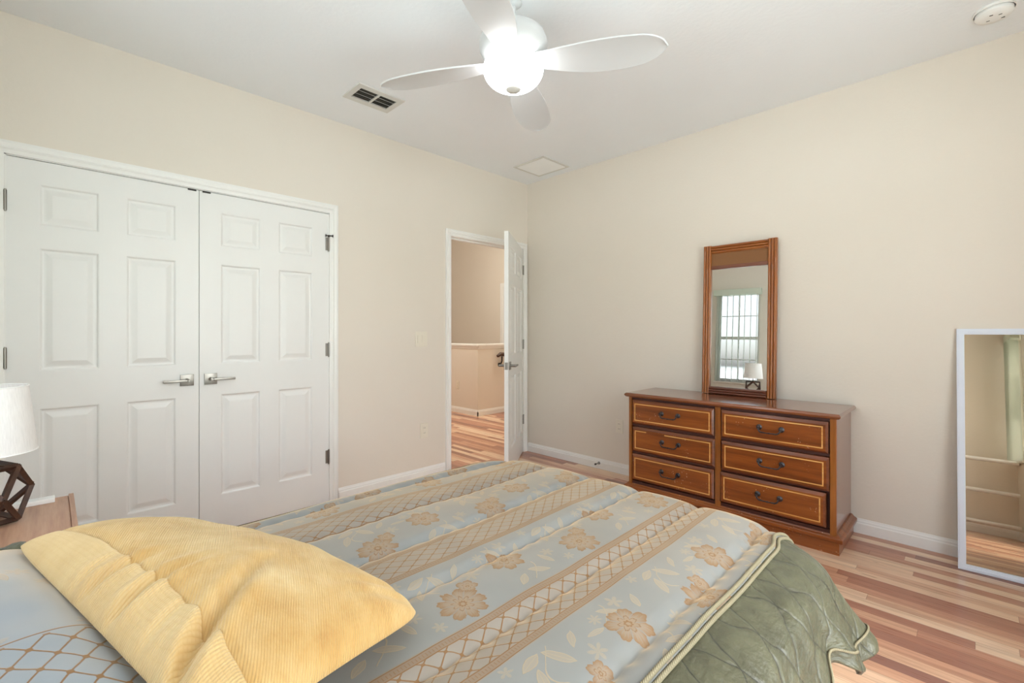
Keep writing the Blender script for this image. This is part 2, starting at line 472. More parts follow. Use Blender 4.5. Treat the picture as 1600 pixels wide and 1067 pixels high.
def chenille():
    m = Mat('yellow_chenille', (226, 186, 104), 0.85, sheen=0.5)
    uvn = X.nt.nodes.new('ShaderNodeUVMap'); uvn.uv_map = 'cloth'
    u, v, _ = split(uvn.outputs[0])
    wob = noise_t(combine(u, v), 9, 3) - 0.5
    d = u * 0.55 + v * 0.83 + wob * 0.008
    strip = step_below(v + wob * 0.006, -0.163, 0.0012)
    seam = step_below(xabs(v + wob * 0.006 + 0.163), 0.0018, 0.0012)
    rib = xabs(xsin(d * 760.0)) * (1.0 - strip) + xabs(xsin(u * 700.0)) * (xabs(xsin(v * 500.0)) * 0.4 + 0.6) * strip
    n1 = noise_t(combine(u, v), 6.5, 5, 0.65)
    n2 = noise_t(combine(u * 60, v * 60), 3, 2)
    c = ramp(n1, [(0.30, (178, 130, 66)), (0.44, (197, 156, 92)), (0.58, (209, 174, 116)), (0.75, (221, 196, 146))])
    c = mixc(strip * 0.35, c, (226, 204, 156))
    c = mixc(seam * 0.6, c, (176, 132, 66))
    c = mixc((1.0 - rib) * 0.34, c, (196, 150, 80))
    m.set('Base Color', c)
    m.bump(rib * 0.8 + n2 * 0.5, 0.6, 0.0025)
    m.b.inputs['Sheen Tint'].default_value = (1.0, 0.9, 0.65, 1)
    return m.m
M_YELLOW = chenille()
def blind_mat():
    m = Mat('vertical_blind_vinyl', (226, 232, 222), 0.5)
    m.set('Base Color', ramp(noise_t(coords(), 3), [(0.3, (224, 230, 220)), (0.7, (230, 236, 226))]))
    tr = m.nt.nodes.new('ShaderNodeBsdfTranslucent'); tr.inputs[0].default_value = (0.78, 0.82, 0.74, 1)
    mx = m.nt.nodes.new('ShaderNodeMixShader'); mx.inputs[0].default_value = 0.45
    m.nt.links.new(m.b.outputs[0], mx.inputs[1]); m.nt.links.new(tr.outputs[0], mx.inputs[2])
    m.nt.links.new(mx.outputs[0], m.nt.nodes['Material Output'].inputs[0])
    return m.m
M_BLIND = blind_mat()
def grass_mat():
    m = Mat('lawn', (120, 120, 104), 0.9)
    f = noise_t(coords(), 0.4, 5)
    m.set('Base Color', ramp(f, [(0.3, (104, 104, 86)), (0.7, (140, 136, 116))]))
    return m.m
M_GRASS = grass_mat()
M_STUCCO = mottled('outside_stucco', (215, 205, 185), 0.9, 0.02, 2)

# ------------------------------------------------------------------ mesh helpers
def box(bm, x0, x1, y0, y1, z0, z1, bev=0.0):
    vs = [bm.verts.new(p) for p in ((x0,y0,z0),(x1,y0,z0),(x1,y1,z0),(x0,y1,z0),(x0,y0,z1),(x1,y0,z1),(x1,y1,z1),(x0,y1,z1))]
    fs = [bm.faces.new([vs[i] for i in f]) for f in ((3,2,1,0),(4,5,6,7),(0,1,5,4),(1,2,6,5),(2,3,7,6),(3,0,4,7))]
    if bev > 0:
        es = set(e for f in fs for e in f.edges)
        bmesh.ops.bevel(bm, geom=list(es), offset=bev, segments=2, profile=0.6, affect='EDGES')
def newbm(): return bmesh.new()
def BX(*a, **k):
    bm = newbm(); box(bm, *a, **k); return bm
def tube(bm, pts, r, n=12, caps=True):
    """round tube through pts; r is a number or a list"""
    pts = [Vector(p) for p in pts]
    rings = []
    up = Vector((0, 0, 1))
    prev = None
    for i, p in enumerate(pts):
        if i == 0: t = pts[1] - pts[0]
        elif i == len(pts) - 1: t = pts[-1] - pts[-2]
        else: t = (pts[i+1] - pts[i]).normalized() + (pts[i] - pts[i-1]).normalized()
        t.normalize()
        if prev is None:
            a = t.cross(up)
            if a.length < 1e-3: a = t.cross(Vector((1, 0, 0)))
        else:
            a = prev - t * prev.dot(t)
        a.normalize(); b = t.cross(a); prev = a
        rr = r[i] if isinstance(r, (list, tuple)) else r
        rings.append([bm.verts.new(p + (a * math.cos(2*PI*k/n) + b * math.sin(2*PI*k/n)) * rr) for k in range(n)])
    for i in range(len(rings) - 1):
        for k in range(n):
            bm.faces.new((rings[i][k], rings[i][(k+1) % n], rings[i+1][(k+1) % n], rings[i+1][k]))
    if caps:
        bm.faces.new(rings[0][::-1]); bm.faces.new(rings[-1])
def lathe(bm, prof, c=(0, 0, 0), n=40, axis='z'):
    """prof: list of (radius, height)"""
    rings = []
    for r, h in prof:
        ring = []
        if r < 1e-6:
            ring = [None]
        for k in range(n):
            a = 2*PI*k/n
            p = (r*math.cos(a), r*math.sin(a), h)
            if axis == 'y': p = (p[0], h, p[1])
            if axis == 'x': p = (h, p[0], p[1])
            if r < 1e-6:
                ring = [bm.verts.new(Vector(p) + Vector(c))]; break
            ring.append(bm.verts.new(Vector(p) + Vector(c)))
        rings.append(ring)
    for i in range(len(rings)-1):
        A, B = rings[i], rings[i+1]
        for k in range(n):
            k2 = (k+1) % n
            if len(A) == 1 and len(B) == 1: continue
            if len(A) == 1: bm.faces.new((A[0], B[k2], B[k]))
            elif len(B) == 1: bm.faces.new((A[k], A[k2], B[0]))
            else: bm.faces.new((A[k], A[k2], B[k2], B[k]))
def bar(bm, p0, p1, w, h, up=(0, 0, 1), bev=0.0):
    """rectangular bar from p0 to p1"""
    p0, p1 = Vector(p0), Vector(p1)
    t = (p1 - p0).normalized(); u = Vector(up)
    a = t.cross(u)
    if a.length < 1e-4: a = t.cross(Vector((1, 0, 0)))
    a.normalize(); b = a.cross(t).normalized()
    vs = []
    for p in (p0, p1):
        for i, j in ((-1,-1),(1,-1),(1,1),(-1,1)):
            vs.append(bm.verts.new(p + a*(i*w/2) + b*(j*h/2)))
    for f in ((0,1,2,3),(7,6,5,4),(0,4,5,1),(1,5,6,2),(2,6,7,3),(3,7,4,0)):
        bm.faces.new([vs[i] for i in f])
def extrude_profile(bm, prof, p0, p1, out, up=(0, 0, 1)):
    """prof list of (d,h): d along `out`, h along `up`; swept straight from p0 to p1"""
    p0, p1, o, u = Vector(p0), Vector(p1), Vector(out), Vector(up)
    A = [bm.verts.new(p0 + o*d + u*h) for d, h in prof]
    B = [bm.verts.new(p1 + o*d + u*h) for d, h in prof]
    n = len(prof)
    for i in range(n):
        j = (i+1) % n
        bm.faces.new((A[i], A[j], B[j], B[i]))
    bm.faces.new(A[::-1]); bm.faces.new(B)

ORG = {}
def origin_of(p):
    return ORG.get(p.name, Vector((0, 0, 0))) if p else Vector((0, 0, 0))
def obj(name, bm, mat, parent=None, smooth=False, local=False, at=None, label=None, uv=None):
    """link one mesh object; vertices are given in room coordinates unless local"""
    bmesh.ops.recalc_face_normals(bm, faces=bm.faces)
    if at is None: at = origin_of(parent)
    at = Vector(at)
    if not local and at.length > 0:
        bmesh.ops.translate(bm, verts=bm.verts, vec=-at)
    me = bpy.data.meshes.new(name); bm.to_mesh(me); bm.free()
    if smooth:
        for p in me.polygons: p.use_smooth = True
        if smooth != 'all' and hasattr(me, 'set_sharp_from_angle'): me.set_sharp_from_angle(angle=math.radians(40))
    for mm in (mat if isinstance(mat, list) else [mat]): me.materials.append(mm)
    o = bpy.data.objects.new(name, me); COL.objects.link(o)
    if parent is not None:
        o.parent = parent; ORG[o.name] = at
    elif not local:
        o.location = at; ORG[o.name] = at
    if label: o['label'] = label
    return o
def tag(o, label, cat, group=None, kind=None):
    o['label'] = label; o['category'] = cat
    if group: o['group'] = group
    if kind: o['kind'] = kind
    return o
def thing(name, label, cat, loc=(0, 0, 0), rot=(0, 0, 0), group=None):
    o = bpy.data.objects.new(name, None); COL.objects.link(o)
    o.location = loc; o.rotation_euler = rot; o.empty_display_size = 0.1
    ORG[o.name] = Vector(loc)
    return tag(o, label, cat, group)
def struct(name, bm, mat, parent=None, label=None, **k):
    o = obj(name, bm, mat, parent, **k)
    if parent is None: o['kind'] = 'structure'
    if label: o['label'] = label
    return o
def sroot(name, loc, rot=(0, 0, 0), label=None):
    o = bpy.data.objects.new(name, None); COL.objects.link(o)
    o.location = loc; o.rotation_euler = rot; o['kind'] = 'structure'
    ORG[o.name] = Vector(loc)
    if label: o['label'] = label
    return o

# ------------------------------------------------------------------ setting: shell
WT = 0.13
def wall_x(x0, x1, ya, yb, z0, z1, openings):
    """wall slab between x0 and x1, running along y, with rectangular openings"""
    bm = newbm()
    cur = ya
    for (a, b, c, d) in sorted(openings):
        if a > cur: box(bm, x0, x1, cur, a, z0, z1)
        if c > z0: box(bm, x0, x1, a, b, z0, c)
        if d < z1: box(bm, x0, x1, a, b, d, z1)
        cur = b
    if cur < yb: box(bm, x0, x1, cur, yb, z0, z1)
    return bm
def wall_y(y0, y1, xa, xb, z0, z1, openings):
    bm = newbm(); cur = xa
    for (a, b, c, d) in sorted(openings):
        if a > cur: box(bm, cur, a, y0, y1, z0, z1)
        if c > z0: box(bm, a, b, y0, y1, z0, c)
        if d < z1: box(bm, a, b, y0, y1, d, z1)
        cur = b
    if cur < xb: box(bm, cur, xb, y0, y1, z0, z1)
    return bm
bm = newbm()
box(bm, -9.6, XR + WT, YH - WT, 8.2, -0.12, 0.0)
struct('floor', bm, M_FLOOR, label='strip hardwood floor in mixed tan and reddish browns')
struct('ceiling', BX(XL, XR, YH, YF, ZC, ZC + 0.1), M_CEIL, label='white textured bedroom ceiling')
struct('wall_left', wall_x(XL - WT, XL, YH - WT, YF + WT, 0, 3.3, [CLOSET, DOORWAY]), M_WALL, label='cream wall with the closet and the doorway')
struct('wall_back', BX(XL, XR + WT, YF, YF + WT, 0, 3.3), M_WALL, label='cream textured wall behind the dresser')
struct('wall_right', wall_x(XR, XR + WT, YH - WT, YF, 0, ZC + 0.1, [WIN_SIDE, WIN_FILL_SIDE]), M_WALL)
struct('wall_front', wall_y(YH - WT, YH, XL, XR, 0, ZC + 0.1, [WIN_HEAD, WIN_FILL_BED]), M_WALL, label='cream wall at the head of the bed')
# closet interior (dark gap behind the closed doors)
bm = newbm()
box(bm, XL - 0.75, XL - 0.70, CLOSET[0] - 0.1, CLOSET[1] + 0.1, 0, 2.4)
box(bm, XL - 0.70, XL - WT, CLOSET[0] - 0.1, CLOSET[0] - 0.05, 0, 2.4)
box(bm, XL - 0.70, XL - WT, CLOSET[1] + 0.05, CLOSET[1] + 0.1, 0, 2.4)
box(bm, XL - 0.70, XL - WT, CLOSET[0] - 0.05, CLOSET[1] + 0.05, 2.3, 2.4)
struct('wall_closet', bm, M_WALL)

# hallway beyond the doorway
struct('wall_hallway', BX(-9.6, XL - WT, 6.30, 6.42, 0, 3.4), M_WALL, label='warm lit hallway wall beyond the half wall')
struct('wall_hallway_end', BX(-9.6, -9.5, 1.4, 6.30, 0, 3.4), M_WALL)
struct('wall_hallway_side', BX(-9.5, XL - WT, 1.4, 1.5, 0, 3.4), M_WALL)
struct('wall_stairs', BX(XL - 0.01 - WT, XL - WT + 0.05, YF + WT, 6.3, 0, 3.4), M_WALL)
struct('ceiling_hallway', BX(-9.6, XL - WT, 1.4, 6.42, 3.3, 3.4), M_CEIL)
KX, KY = -5.13, 4.42
bm = newbm()
box(bm, -9.5, KX, KY, KY + 0.12, 0, 1.02)
box(bm, KX - 0.12, KX, KY + 0.12, 5.9, 0, 1.02)
struct('wall_half', bm, M_WALL, label='cream half wall around the stairs')
bm = newbm()
box(bm, -9.5, KX + 0.025, KY - 0.025, KY + 0.145, 1.02, 1.05, 0.004)
box(bm, KX - 0.145, KX + 0.025, KY + 0.145, 5.9, 1.02, 1.05, 0.004)
extrude_profile(bm, [(0, 0.975), (0.008, 0.98), (0.018, 1.02), (0, 1.02)], (-9.5, KY, 0), (KX + 0.0, KY, 0), (0, -1, 0))
extrude_profile(bm, [(0, 0.975), (0.008, 0.98), (0.018, 1.02), (0, 1.02)], (KX, KY, 0), (KX, 5.9, 0), (1, 0, 0))
struct('trim_1', bm, M_TRIM, label='white cap on the half wall')
# casing of the door on the far hallway wall
bm = newbm()
box(bm, -6.62, -6.55, 6.28, 6.30, 0, 2.12); box(bm, -6.62, -5.5, 6.28, 6.30, 2.12, 2.19)
struct('trim_2', bm, M_TRIM, label='white door casing on the far hallway wall')
struct('door_4', BX(-6.55, -5.5, 6.285, 6.30, 0.01, 2.12), M_DOOR)

BASEP = [(0, 0), (0.013, 0), (0.013, 0.058), (0.009, 0.064), (0.009, 0.072), (0.005, 0.080), (0.003, 0.088), (0, 0.088)]
def baseboard(name, segs, label=None):
    bm = newbm()
    for p0, p1, out in segs: extrude_profile(bm, BASEP, p0, p1, out)
    return struct(name, bm, M_TRIM, label=label)
baseboard('baseboard_left', [((XL, YH, 0), (XL, CLOSET[0] - 0.065, 0), (1, 0, 0)), ((XL, CLOSET[1] + 0.065, 0), (XL, DOORWAY[0] - 0.06, 0), (1, 0, 0))], 'white baseboard between closet and doorway')
baseboard('baseboard_back', [((XL + 0.015, YF, 0), (XR, YF, 0), (0, -1, 0))], 'white baseboard under the dresser wall')
baseboard('baseboard_right', [((XR, YH, 0), (XR, YF, 0), (-1, 0, 0))])
baseboard('baseboard_front', [((XL, YH, 0), (XR, YH, 0), (0, 1, 0))])
baseboard('baseboard_hallway', [((-9.5, KY, 0), (KX + 0.013, KY, 0), (0, -1, 0)), ((KX, KY - 0.013, 0), (KX, 5.9, 0), (1, 0, 0)), ((-9.5, 6.3, 0), (-6.62, 6.3, 0), (0, -1, 0))], 'white baseboard of the half wall')

# casings: profile swept as mitred frame around an opening on the left wall
def casing(name, a, b, top, w, right_w=None, label=None):
    bm = newbm()
    rw = right_w if right_w else w
    prof = [(0.0, 0.0), (0.010, 0.0), (0.012, 0.30), (0.016, 0.42), (0.012, 0.55), (0.017, 0.80), (0.015, 1.0), (0.0, 1.0)]
    path = [(a, 0.0, -1, 0, w), (a, top, -1, 1, w), (b, top, 1, 1, rw), (b, 0.0, 1, 0, rw)]
    rings = []
    for (y, z, sy, sz, ww) in path:
        rings.append([bm.verts.new((XL + d, y + sy * h * ww, z + sz * h * w)) for d, h in prof])
    for i in range(3):
        for k in range(len(prof)):
            k2 = (k+1) % len(prof)
            bm.faces.new((rings[i][k], rings[i][k2], rings[i+1][k2], rings[i+1][k]))
    bm.faces.new(rings[0]); bm.faces.new(rings[3][::-1])
    # jamb lining
    box(bm, XL - WT, XL, a, a + 0.006, 0, top); box(bm, XL - WT, XL, b - 0.006, b, 0, top); box(bm, XL - WT, XL, a, b, top - 0.004, top)
    return struct(name, bm, M_TRIM, label=label)
casing('trim_3', CLOSET[0] + 0.002, CLOSET[1] - 0.002, CLOSET[3] - 0.002, 0.062, label='white moulded casing around the double closet doors')
casing('trim_4', DOORWAY[0] + 0.002, DOORWAY[1] - 0.002, DOORWAY[3] - 0.002, 0.056, label='white moulded casing around the open doorway')
# door stop strip inside the bedroom door jamb
bm = newbm()
box(bm, XL - 0.075, XL - 0.040, DOORWAY[0] + 0.008, DOORWAY[0] + 0.019, 0, 2.074)
box(bm, XL - 0.075, XL - 0.040, DOORWAY[1] - 0.019, DOORWAY[1] - 0.008, 0, 2.074)
box(bm, XL - 0.075, XL - 0.040, DOORWAY[0] + 0.019, DOORWAY[1] - 0.019, 2.058, 2.072)
struct('trim_5', bm, M_TRIM)
bm = newbm(); box(bm, XL - 0.030, XL - 0.004, DOORWAY[0] + 0.008, DOORWAY[0] + 0.011, 0.905, 0.965)
struct('trim_6', bm, M_BLACKM, label='dark strike plate on the door jamb')

# ------------------------------------------------------------------ doors
def panel_leaf(w, h, t, panels, both=True):
    """leaf in x 0..w, z 0..h, front at y=0 facing -y, back at y=t"""
    bm = newbm()
    xs = sorted({0.0, w} | {p[0] for p in panels} | {p[1] for p in panels})
    zs = sorted({0.0, h} | {p[2] for p in panels} | {p[3] for p in panels})
    rings = [(0, 0), (0.004, 0.0015), (0.010, 0.0085), (0.018, 0.0095), (0.024, 0.0085), (0.046, 0.0015), (0.050, 0.0010)]
    def face_side(y0, s):
        V = {}
        def gv(x, z):
            k = (round(x, 5), round(z, 5))
            if k not in V: V[k] = bm.verts.new((x, y0, z))
            return V[k]
        for i in range(len(xs)-1):
            for j in range(len(zs)-1):
                x0, x1, z0, z1 = xs[i], xs[i+1], zs[j], zs[j+1]
                c = [gv(x0, z0), gv(x1, z0), gv(x1, z1), gv(x0, z1)]
                if any(abs(p[0]-x0) < 1e-6 and abs(p[1]-x1) < 1e-6 and abs(p[2]-z0) < 1e-6 and abs(p[3]-z1) < 1e-6 for p in panels):
                    prev = c
                    for (ins, dep) in rings[1:]:
                        y = y0 + s * dep
                        cur = [bm.verts.new(q) for q in ((x0+ins, y, z0+ins), (x1-ins, y, z0+ins), (x1-ins, y, z1-ins), (x0+ins, y, z1-ins))]
                        for k in range(4):
                            bm.faces.new((prev[k], prev[(k+1) % 4], cur[(k+1) % 4], cur[k]))
                        prev = cur
                    bm.faces.new(prev)
                else:
                    bm.faces.new(c)
        return V
    A = face_side(0.0, 1)
    B = face_side(t, -1) if both else face_side(t, -1)
    for i in range(len(xs)-1):
        for z in (0.0, h):
            bm.faces.new((A[(round(xs[i],5), z if z == 0 else round(h,5))], A[(round(xs[i+1],5), z if z == 0 else round(h,5))], B[(round(xs[i+1],5), z if z == 0 else round(h,5))], B[(round(xs[i],5), z if z == 0 else round(h,5))]))
    for j in range(len(zs)-1):
        for x in (0.0, round(w,5)):
            bm.faces.new((A[(x, round(zs[j],5))], A[(x, round(zs[j+1],5))], B[(x, round(zs[j+1],5))], B[(x, round(zs[j],5))]))
    return bm
def lever_set(parent, x, z, side, y0, s=-1):
    """square rosette and lever; s=-1 front (-y) or +1 back"""
    hb = newbm()
    y1 = y0 + s * 0.009
    box(hb, x - 0.033, x + 0.033, min(y0, y1), max(y0, y1), z - 0.033, z + 0.033, 0.0015)
    tube(hb, [(x, y0 + s*0.006, z), (x, y0 + s*0.050, z)], 0.011, 16)
    tube(hb, [(x, y0 + s*0.046, z), (x + side*0.010, y0 + s*0.052, z)], 0.010, 12)
    box(hb, min(x - side*0.010, x + side*0.120), max(x - side*0.010, x + side*0.120), min(y0 + s*0.044, y0 + s*0.058), max(y0 + s*0.044, y0 + s*0.058), z - 0.008, z + 0.006, 0.002)
    tube(hb, [(x - side*0.0, y0 + s*0.058, z + 0.0), (x, y0 + s*0.060, z)], 0.004, 10)
    return obj('handle', hb, M_NICKEL, parent, smooth=True, local=True, label='satin nickel lever handle on a square plate')
def hinge(parent, x, z, y0, pin=False):
    hb = newbm()
    tube(hb, [(x, y0 - 0.006, z - 0.048), (x, y0 - 0.006, z + 0.048)], 0.0065, 12)
    for k in (-0.05, 0.05): tube(hb, [(x, y0 - 0.006, z + k - 0.003), (x, y0 - 0.006, z + k + 0.003)], 0.005, 10)
    box(hb, x - 0.022, x + 0.006, y0 - 0.0025, y0 + 0.001, z - 0.046, z + 0.046)
    o = obj('hinge', hb, M_NICKEL, parent, smooth=True, local=True, label='satin nickel hinge')
    if pin:
        hb = newbm()
        tube(hb, [(x - 0.020, y0 - 0.012, z + 0.058), (x + 0.018, y0 - 0.022, z + 0.058)], 0.004, 10)
        tube(hb, [(x + 0.018, y0 - 0.022, z + 0.058), (x + 0.024, y0 - 0.024, z + 0.058)], 0.009, 12)
        tube(hb, [(x - 0.026, y0 - 0.010, z + 0.058), (x - 0.020, y0 - 0.012, z + 0.058)], 0.009, 12)
        tube(hb, [(x, y0 - 0.006, z + 0.05), (x, y0 - 0.006, z + 0.064)], 0.008, 12)
        obj('hinge_stop', hb, M_BLACKM, parent, smooth=True, local=True, label='dark hinge-pin door stop')
    return o
RZ = PI / 2     # leaf x -> room +y, leaf -y (front) -> room +x
ZP = [(0.225, 0.842), (1.030, 1.638), (1.750, 1.955)]
def closet_leaf(name, y0, w, label, lever_x, lever_side, hinge_x, pin):
    d = sroot(name, (XL + 0.001, y0, 0.008), (0, 0, RZ), label)
    pans = []
    for z0, z1 in ZP:
        pans.append((0.111, 0.333, z0 - 0.008, z1 - 0.008)); pans.append((w - 0.333, w - 0.111, z0 - 0.008, z1 - 0.008))
    obj('leaf', panel_leaf(w, 2.060, 0.035, pans), M_DOOR, d, local=True)
    lever_set(d, lever_x, 0.933, lever_side, 0.0)
    for z in (0.325, 1.090, 1.845): hinge(d, hinge_x, z, 0.0, pin and z > 1.5)
    cb = newbm(); cx = w - 0.055 if lever_side < 0 else 0.015
    box(cb, cx, cx + 0.042, -0.004, 0.010, 2.052, 2.0605)
    obj('ball_catch', cb, M_BLACKM, d, local=True, label='dark catch plate on the top edge')
    return d
closet_leaf('door_1', -0.150, 0.777, 'left white six-panel closet door', 0.718, -1, -0.003, False)
closet_leaf('door_2', 0.630, 0.777, 'right white six-panel closet door', 0.057, 1, 0.780, True)
# bedroom door, swung into the room; built with the hinge at x=0, face that shows when shut at -y
DW = 0.905
open_dir = Vector((0.54, -0.74)).normalized()           # hinge to free edge
ang = math.atan2(open_dir.y, open_dir.x)
d3 = sroot('door_3', (XL + 0.012, DOORWAY[1] - 0.012, 0.012), (0, 0, ang), 'open white six-panel bedroom door seen almost edge on')
pans = []
for z0, z1 in ZP:
    pans.append((0.115, 0.400, z0 - 0.012, z1 - 0.012)); pans.append((DW - 0.400, DW - 0.115, z0 - 0.012, z1 - 0.012))
pl = panel_leaf(DW, 2.050, 0.035, pans)
bmesh.ops.translate(pl, verts=pl.verts, vec=(0, -0.035, 0))
obj('leaf', pl, M_DOOR, d3, local=True)
lever_set(d3, DW - 0.062, 0.930, -1, 0.0, s=1)
lever_set(d3, DW - 0.062, 0.930, -1, -0.035, s=-1)
hb = newbm(); box(hb, DW - 0.0005, DW + 0.002, -0.030, -0.005, 0.900, 0.960); tube(hb, [(DW, -0.0175, 0.93), (DW + 0.009, -0.0175, 0.93)], 0.007, 12)
obj('latch', hb, M_NICKEL, d3, smooth=True, local=True, label='nickel latch plate on the door edge')
for z in (0.325, 1.090, 1.845):
    hb = newbm()
    tube(hb, [(-0.004, 0.006, z - 0.048), (-0.004, 0.006, z + 0.048)], 0.0065, 12)
    box(hb, -0.002, 0.026, 0.0, 0.0025, z - 0.046, z + 0.046)
    obj('hinge', hb, M_NICKEL, d3, smooth=True, local=True, label='satin nickel hinge')

# ------------------------------------------------------------------ windows
def window_unit(name, wall, w, label):
    a, b, z0, z1 = w
    # local frame: x along the wall, y pointing outdoors, z up
    if wall == 'head':
        root = sroot(name, (a, YH, z0), (0, 0, PI), label); flip = True
        root.location = (b, YH, z0)
    else:
        root = sroot(name, (XR, b, z0), (0, 0, -PI/2), label)
    W, H = b - a, z1 - z0
    fr = newbm(); y0, y1 = 0.060, 0.105
    for (x0, x1, q0, q1) in ((0, 0.04, 0, H), (W-0.04, W, 0, H), (0.04, W-0.04, 0, 0.045), (0.04, W-0.04, H-0.04, H), (0.04, W-0.04, H*0.475, H*0.475+0.045)):
        box(fr, x0, x1, y0, y1, q0, q1)
    obj('window_frame', fr, M_TRIM, root, local=True)
    mu = newbm()
    cols = 2 if W < 0.8 else 4
    for k in range(1, cols):
        x = 0.04 + (W-0.08)*k/cols
        box(mu, x-0.007, x+0.007, 0.078, 0.092, 0.045, H-0.04)
    for z in (H*0.25, H*0.74): box(mu, 0.04, W-0.04, 0.079, 0.091, z-0.007, z+0.007)
    obj('muntins', mu, M_TRIM, root, local=True)
    obj('window_pane', BX(0.03, W-0.03, 0.083, 0.087, 0.03, H-0.03), M_GLASS_DIM if name == 'window_1' else M_GLASS, root, local=True)
    si = newbm(); box(si, -0.02, W+0.02, -0.025, 0.06, -0.022, 0.0, 0.003)
    obj('window_sill', si, M_SILLSTONE, root, local=True)
    return root
window_unit('window_1', 'head', WIN_HEAD, 'window with muntins beyond the lamp, seen in the dresser mirror')
window_unit('window_2', 'side', WIN_SIDE, 'window on the right wall, seen in the leaning mirror')
window_unit('added_window_side', 'side', WIN_FILL_SIDE, 'unseen wide window on the right wall, added for daylight')
window_unit('added_window_bed', 'head', WIN_FILL_BED, 'unseen window above the head of the bed, added for frontal daylight')

def blinds(name, axis, a, b, z0, z1, off, label, n_stack, n_spread, gap, ang0):
    """vertical blind: head rail and hanging slats; slats stacked at the a end"""
    t = thing(name, label, 'blind', ((a+b)/2, off, z1) if axis == 'x' else (off, (a+b)/2, z1), group='vertical blinds')
    hr = newbm()
    if axis == 'x': box(hr, a-0.03, b+0.03, off-0.035, off+0.035, z1-0.005, z1+0.085, 0.004)
    else: box(hr, off-0.035, off+0.035, a-0.03, b+0.03, z1-0.005, z1+0.085, 0.004)
    obj('headrail', hr, M_BLIND, t)
    pos = [a + 0.02 + k*0.022 for k in range(n_stack)] + [a + 0.02 + n_stack*0.022 + gap*(k+0.8) for k in range(n_spread)]
    for p in pos:
        if p > b - 0.01: continue
        s = newbm()
        c, s_ = math.cos(ang0)*0.042, math.sin(ang0)*0.042
        nseg = 6
        prev = None
        for k in range(nseg+1):
            u = k/nseg*2-1; bow = 0.005*(1-u*u)
            if axis == 'x': q = (p + c*u + s_/0.042*bow, off + s_*u)
            else: q = (off + s_*u, p + c*u + s_/0.042*bow)
            cur = (s.verts.new((q[0], q[1], z0)), s.verts.new((q[0], q[1], z1)))
            if prev: s.faces.new((prev[0], cur[0], cur[1], prev[1]))
            prev = cur
        bmesh.ops.solidify(s, geom=s.faces[:], thickness=0.0012)
        obj('slat', s, M_BLIND, t, smooth='all')
    return t
blinds('vertical_blind', 'x', WIN_HEAD[0]+0.0, WIN_HEAD[1], WIN_HEAD[2]-0.0, WIN_HEAD[3]-0.04, YH+0.045,
       'pale vertical blind over the window seen in the dresser mirror', 4, 6, 0.084, math.radians(78))
blinds('vertical_blind', 'y', WIN_SIDE[0]+0.0, WIN_SIDE[1], WIN_SIDE[2], WIN_SIDE[3]-0.04, XR-0.045,
       'pale vertical blind over the window seen in the leaning mirror', 5, 3, 0.09, math.radians(70))
# ------------------------------------------------------------------ electrical plates and small fittings
def plate_x(name, yc, zc, w, h, kind, label, group=None, xw=XL, cat='outlet'):
    t = thing(name, label, cat, (xw, yc, zc), group=group)
    obj('cover_plate', BX(xw, xw+0.006, yc-w/2, yc+w/2, zc-h/2, zc+h/2, bev=0.002), M_PLATE, t)
    if kind == 'switch':
        for k in (-1, 1):
            s = newbm(); box(s, xw+0.004, xw+0.0095, yc+k*0.023-0.0165, yc+k*0.023+0.0165, zc-0.033, zc+0.033, 0.001)
            obj('rocker', s, M_PLATE, t)
    else:
        for k in (-1, 1):
            s = newbm(); box(s, xw+0.004, xw+0.0085, yc-0.017, yc+0.017, zc+k*0.021-0.014, zc+k*0.021+0.014, 0.003)
            r = obj('receptacle', s, M_PLATE, t)
            s = newbm()
            for dy in (-0.006, 0.006): box(s, xw+0.008, xw+0.0088, yc+dy-0.0012, yc+dy+0.0012, zc+k*0.021-0.003, zc+k*0.021+0.006)
            obj('slots', s, M_SLOT, r)
    return t
plate_x('light_switch', 2.194, 1.165, 0.116, 0.125, 'switch', 'almond double rocker light switch beside the doorway', cat='switch')
plate_x('wall_outlet', 2.222, 0.398, 0.076, 0.124, 'outlet', 'almond wall outlet below the double light switch')
def plate_y(name, xc, zc, w, h, yw, label):
    t = thing(name, label, 'outlet', (xc, yw, zc))
    obj('cover_plate', BX(xc-w/2, xc+w/2, yw-0.006, yw, zc-h/2, zc+h/2, bev=0.002), M_PLATE, t)
    for k in (-1, 1):
        s = newbm(); box(s, xc-0.017, xc+0.017, yw-0.0085, yw-0.004, zc+k*0.021-0.014, zc+k*0.021+0.014, 0.003)
        r = obj('receptacle', s, M_PLATE, t)
        s = newbm()
        for dx in (-0.006, 0.006): box(s, xc+dx-0.0012, xc+dx+0.0012, yw-0.0088, yw-0.008, zc+k*0.021-0.003, zc+k*0.021+0.006)
        obj('slots', s, M_SLOT, r)
    return t
plate_y('wall_outlet', -2.178, 0.406, 0.074, 0.118, YF, 'almond wall outlet just left of the dresser')
plate_y('wall_outlet', -5.60, 0.42, 0.074, 0.118, KY, 'almond wall outlet on the hallway half wall')
# spring door stop
t = thing('door_stop', 'small silver door stop on the baseboard left of the dresser', 'door stop', (-2.38, YF-0.013, 0.052))
s = newbm(); lathe(s, [(0, 0), (0.013, 0), (0.013, -0.004), (0.006, -0.006), (0.004, -0.052), (0, -0.052)], (-2.38, YF-0.013, 0.052), 16, 'y')
obj('shaft', s, M_NICKEL, t, smooth=True)
s = newbm(); lathe(s, [(0, -0.050), (0.008, -0.050), (0.008, -0.062), (0, -0.064)], (-2.38, YF-0.013, 0.052), 16, 'y')
obj('rubber_tip', s, M_SLOT, t, smooth=True)

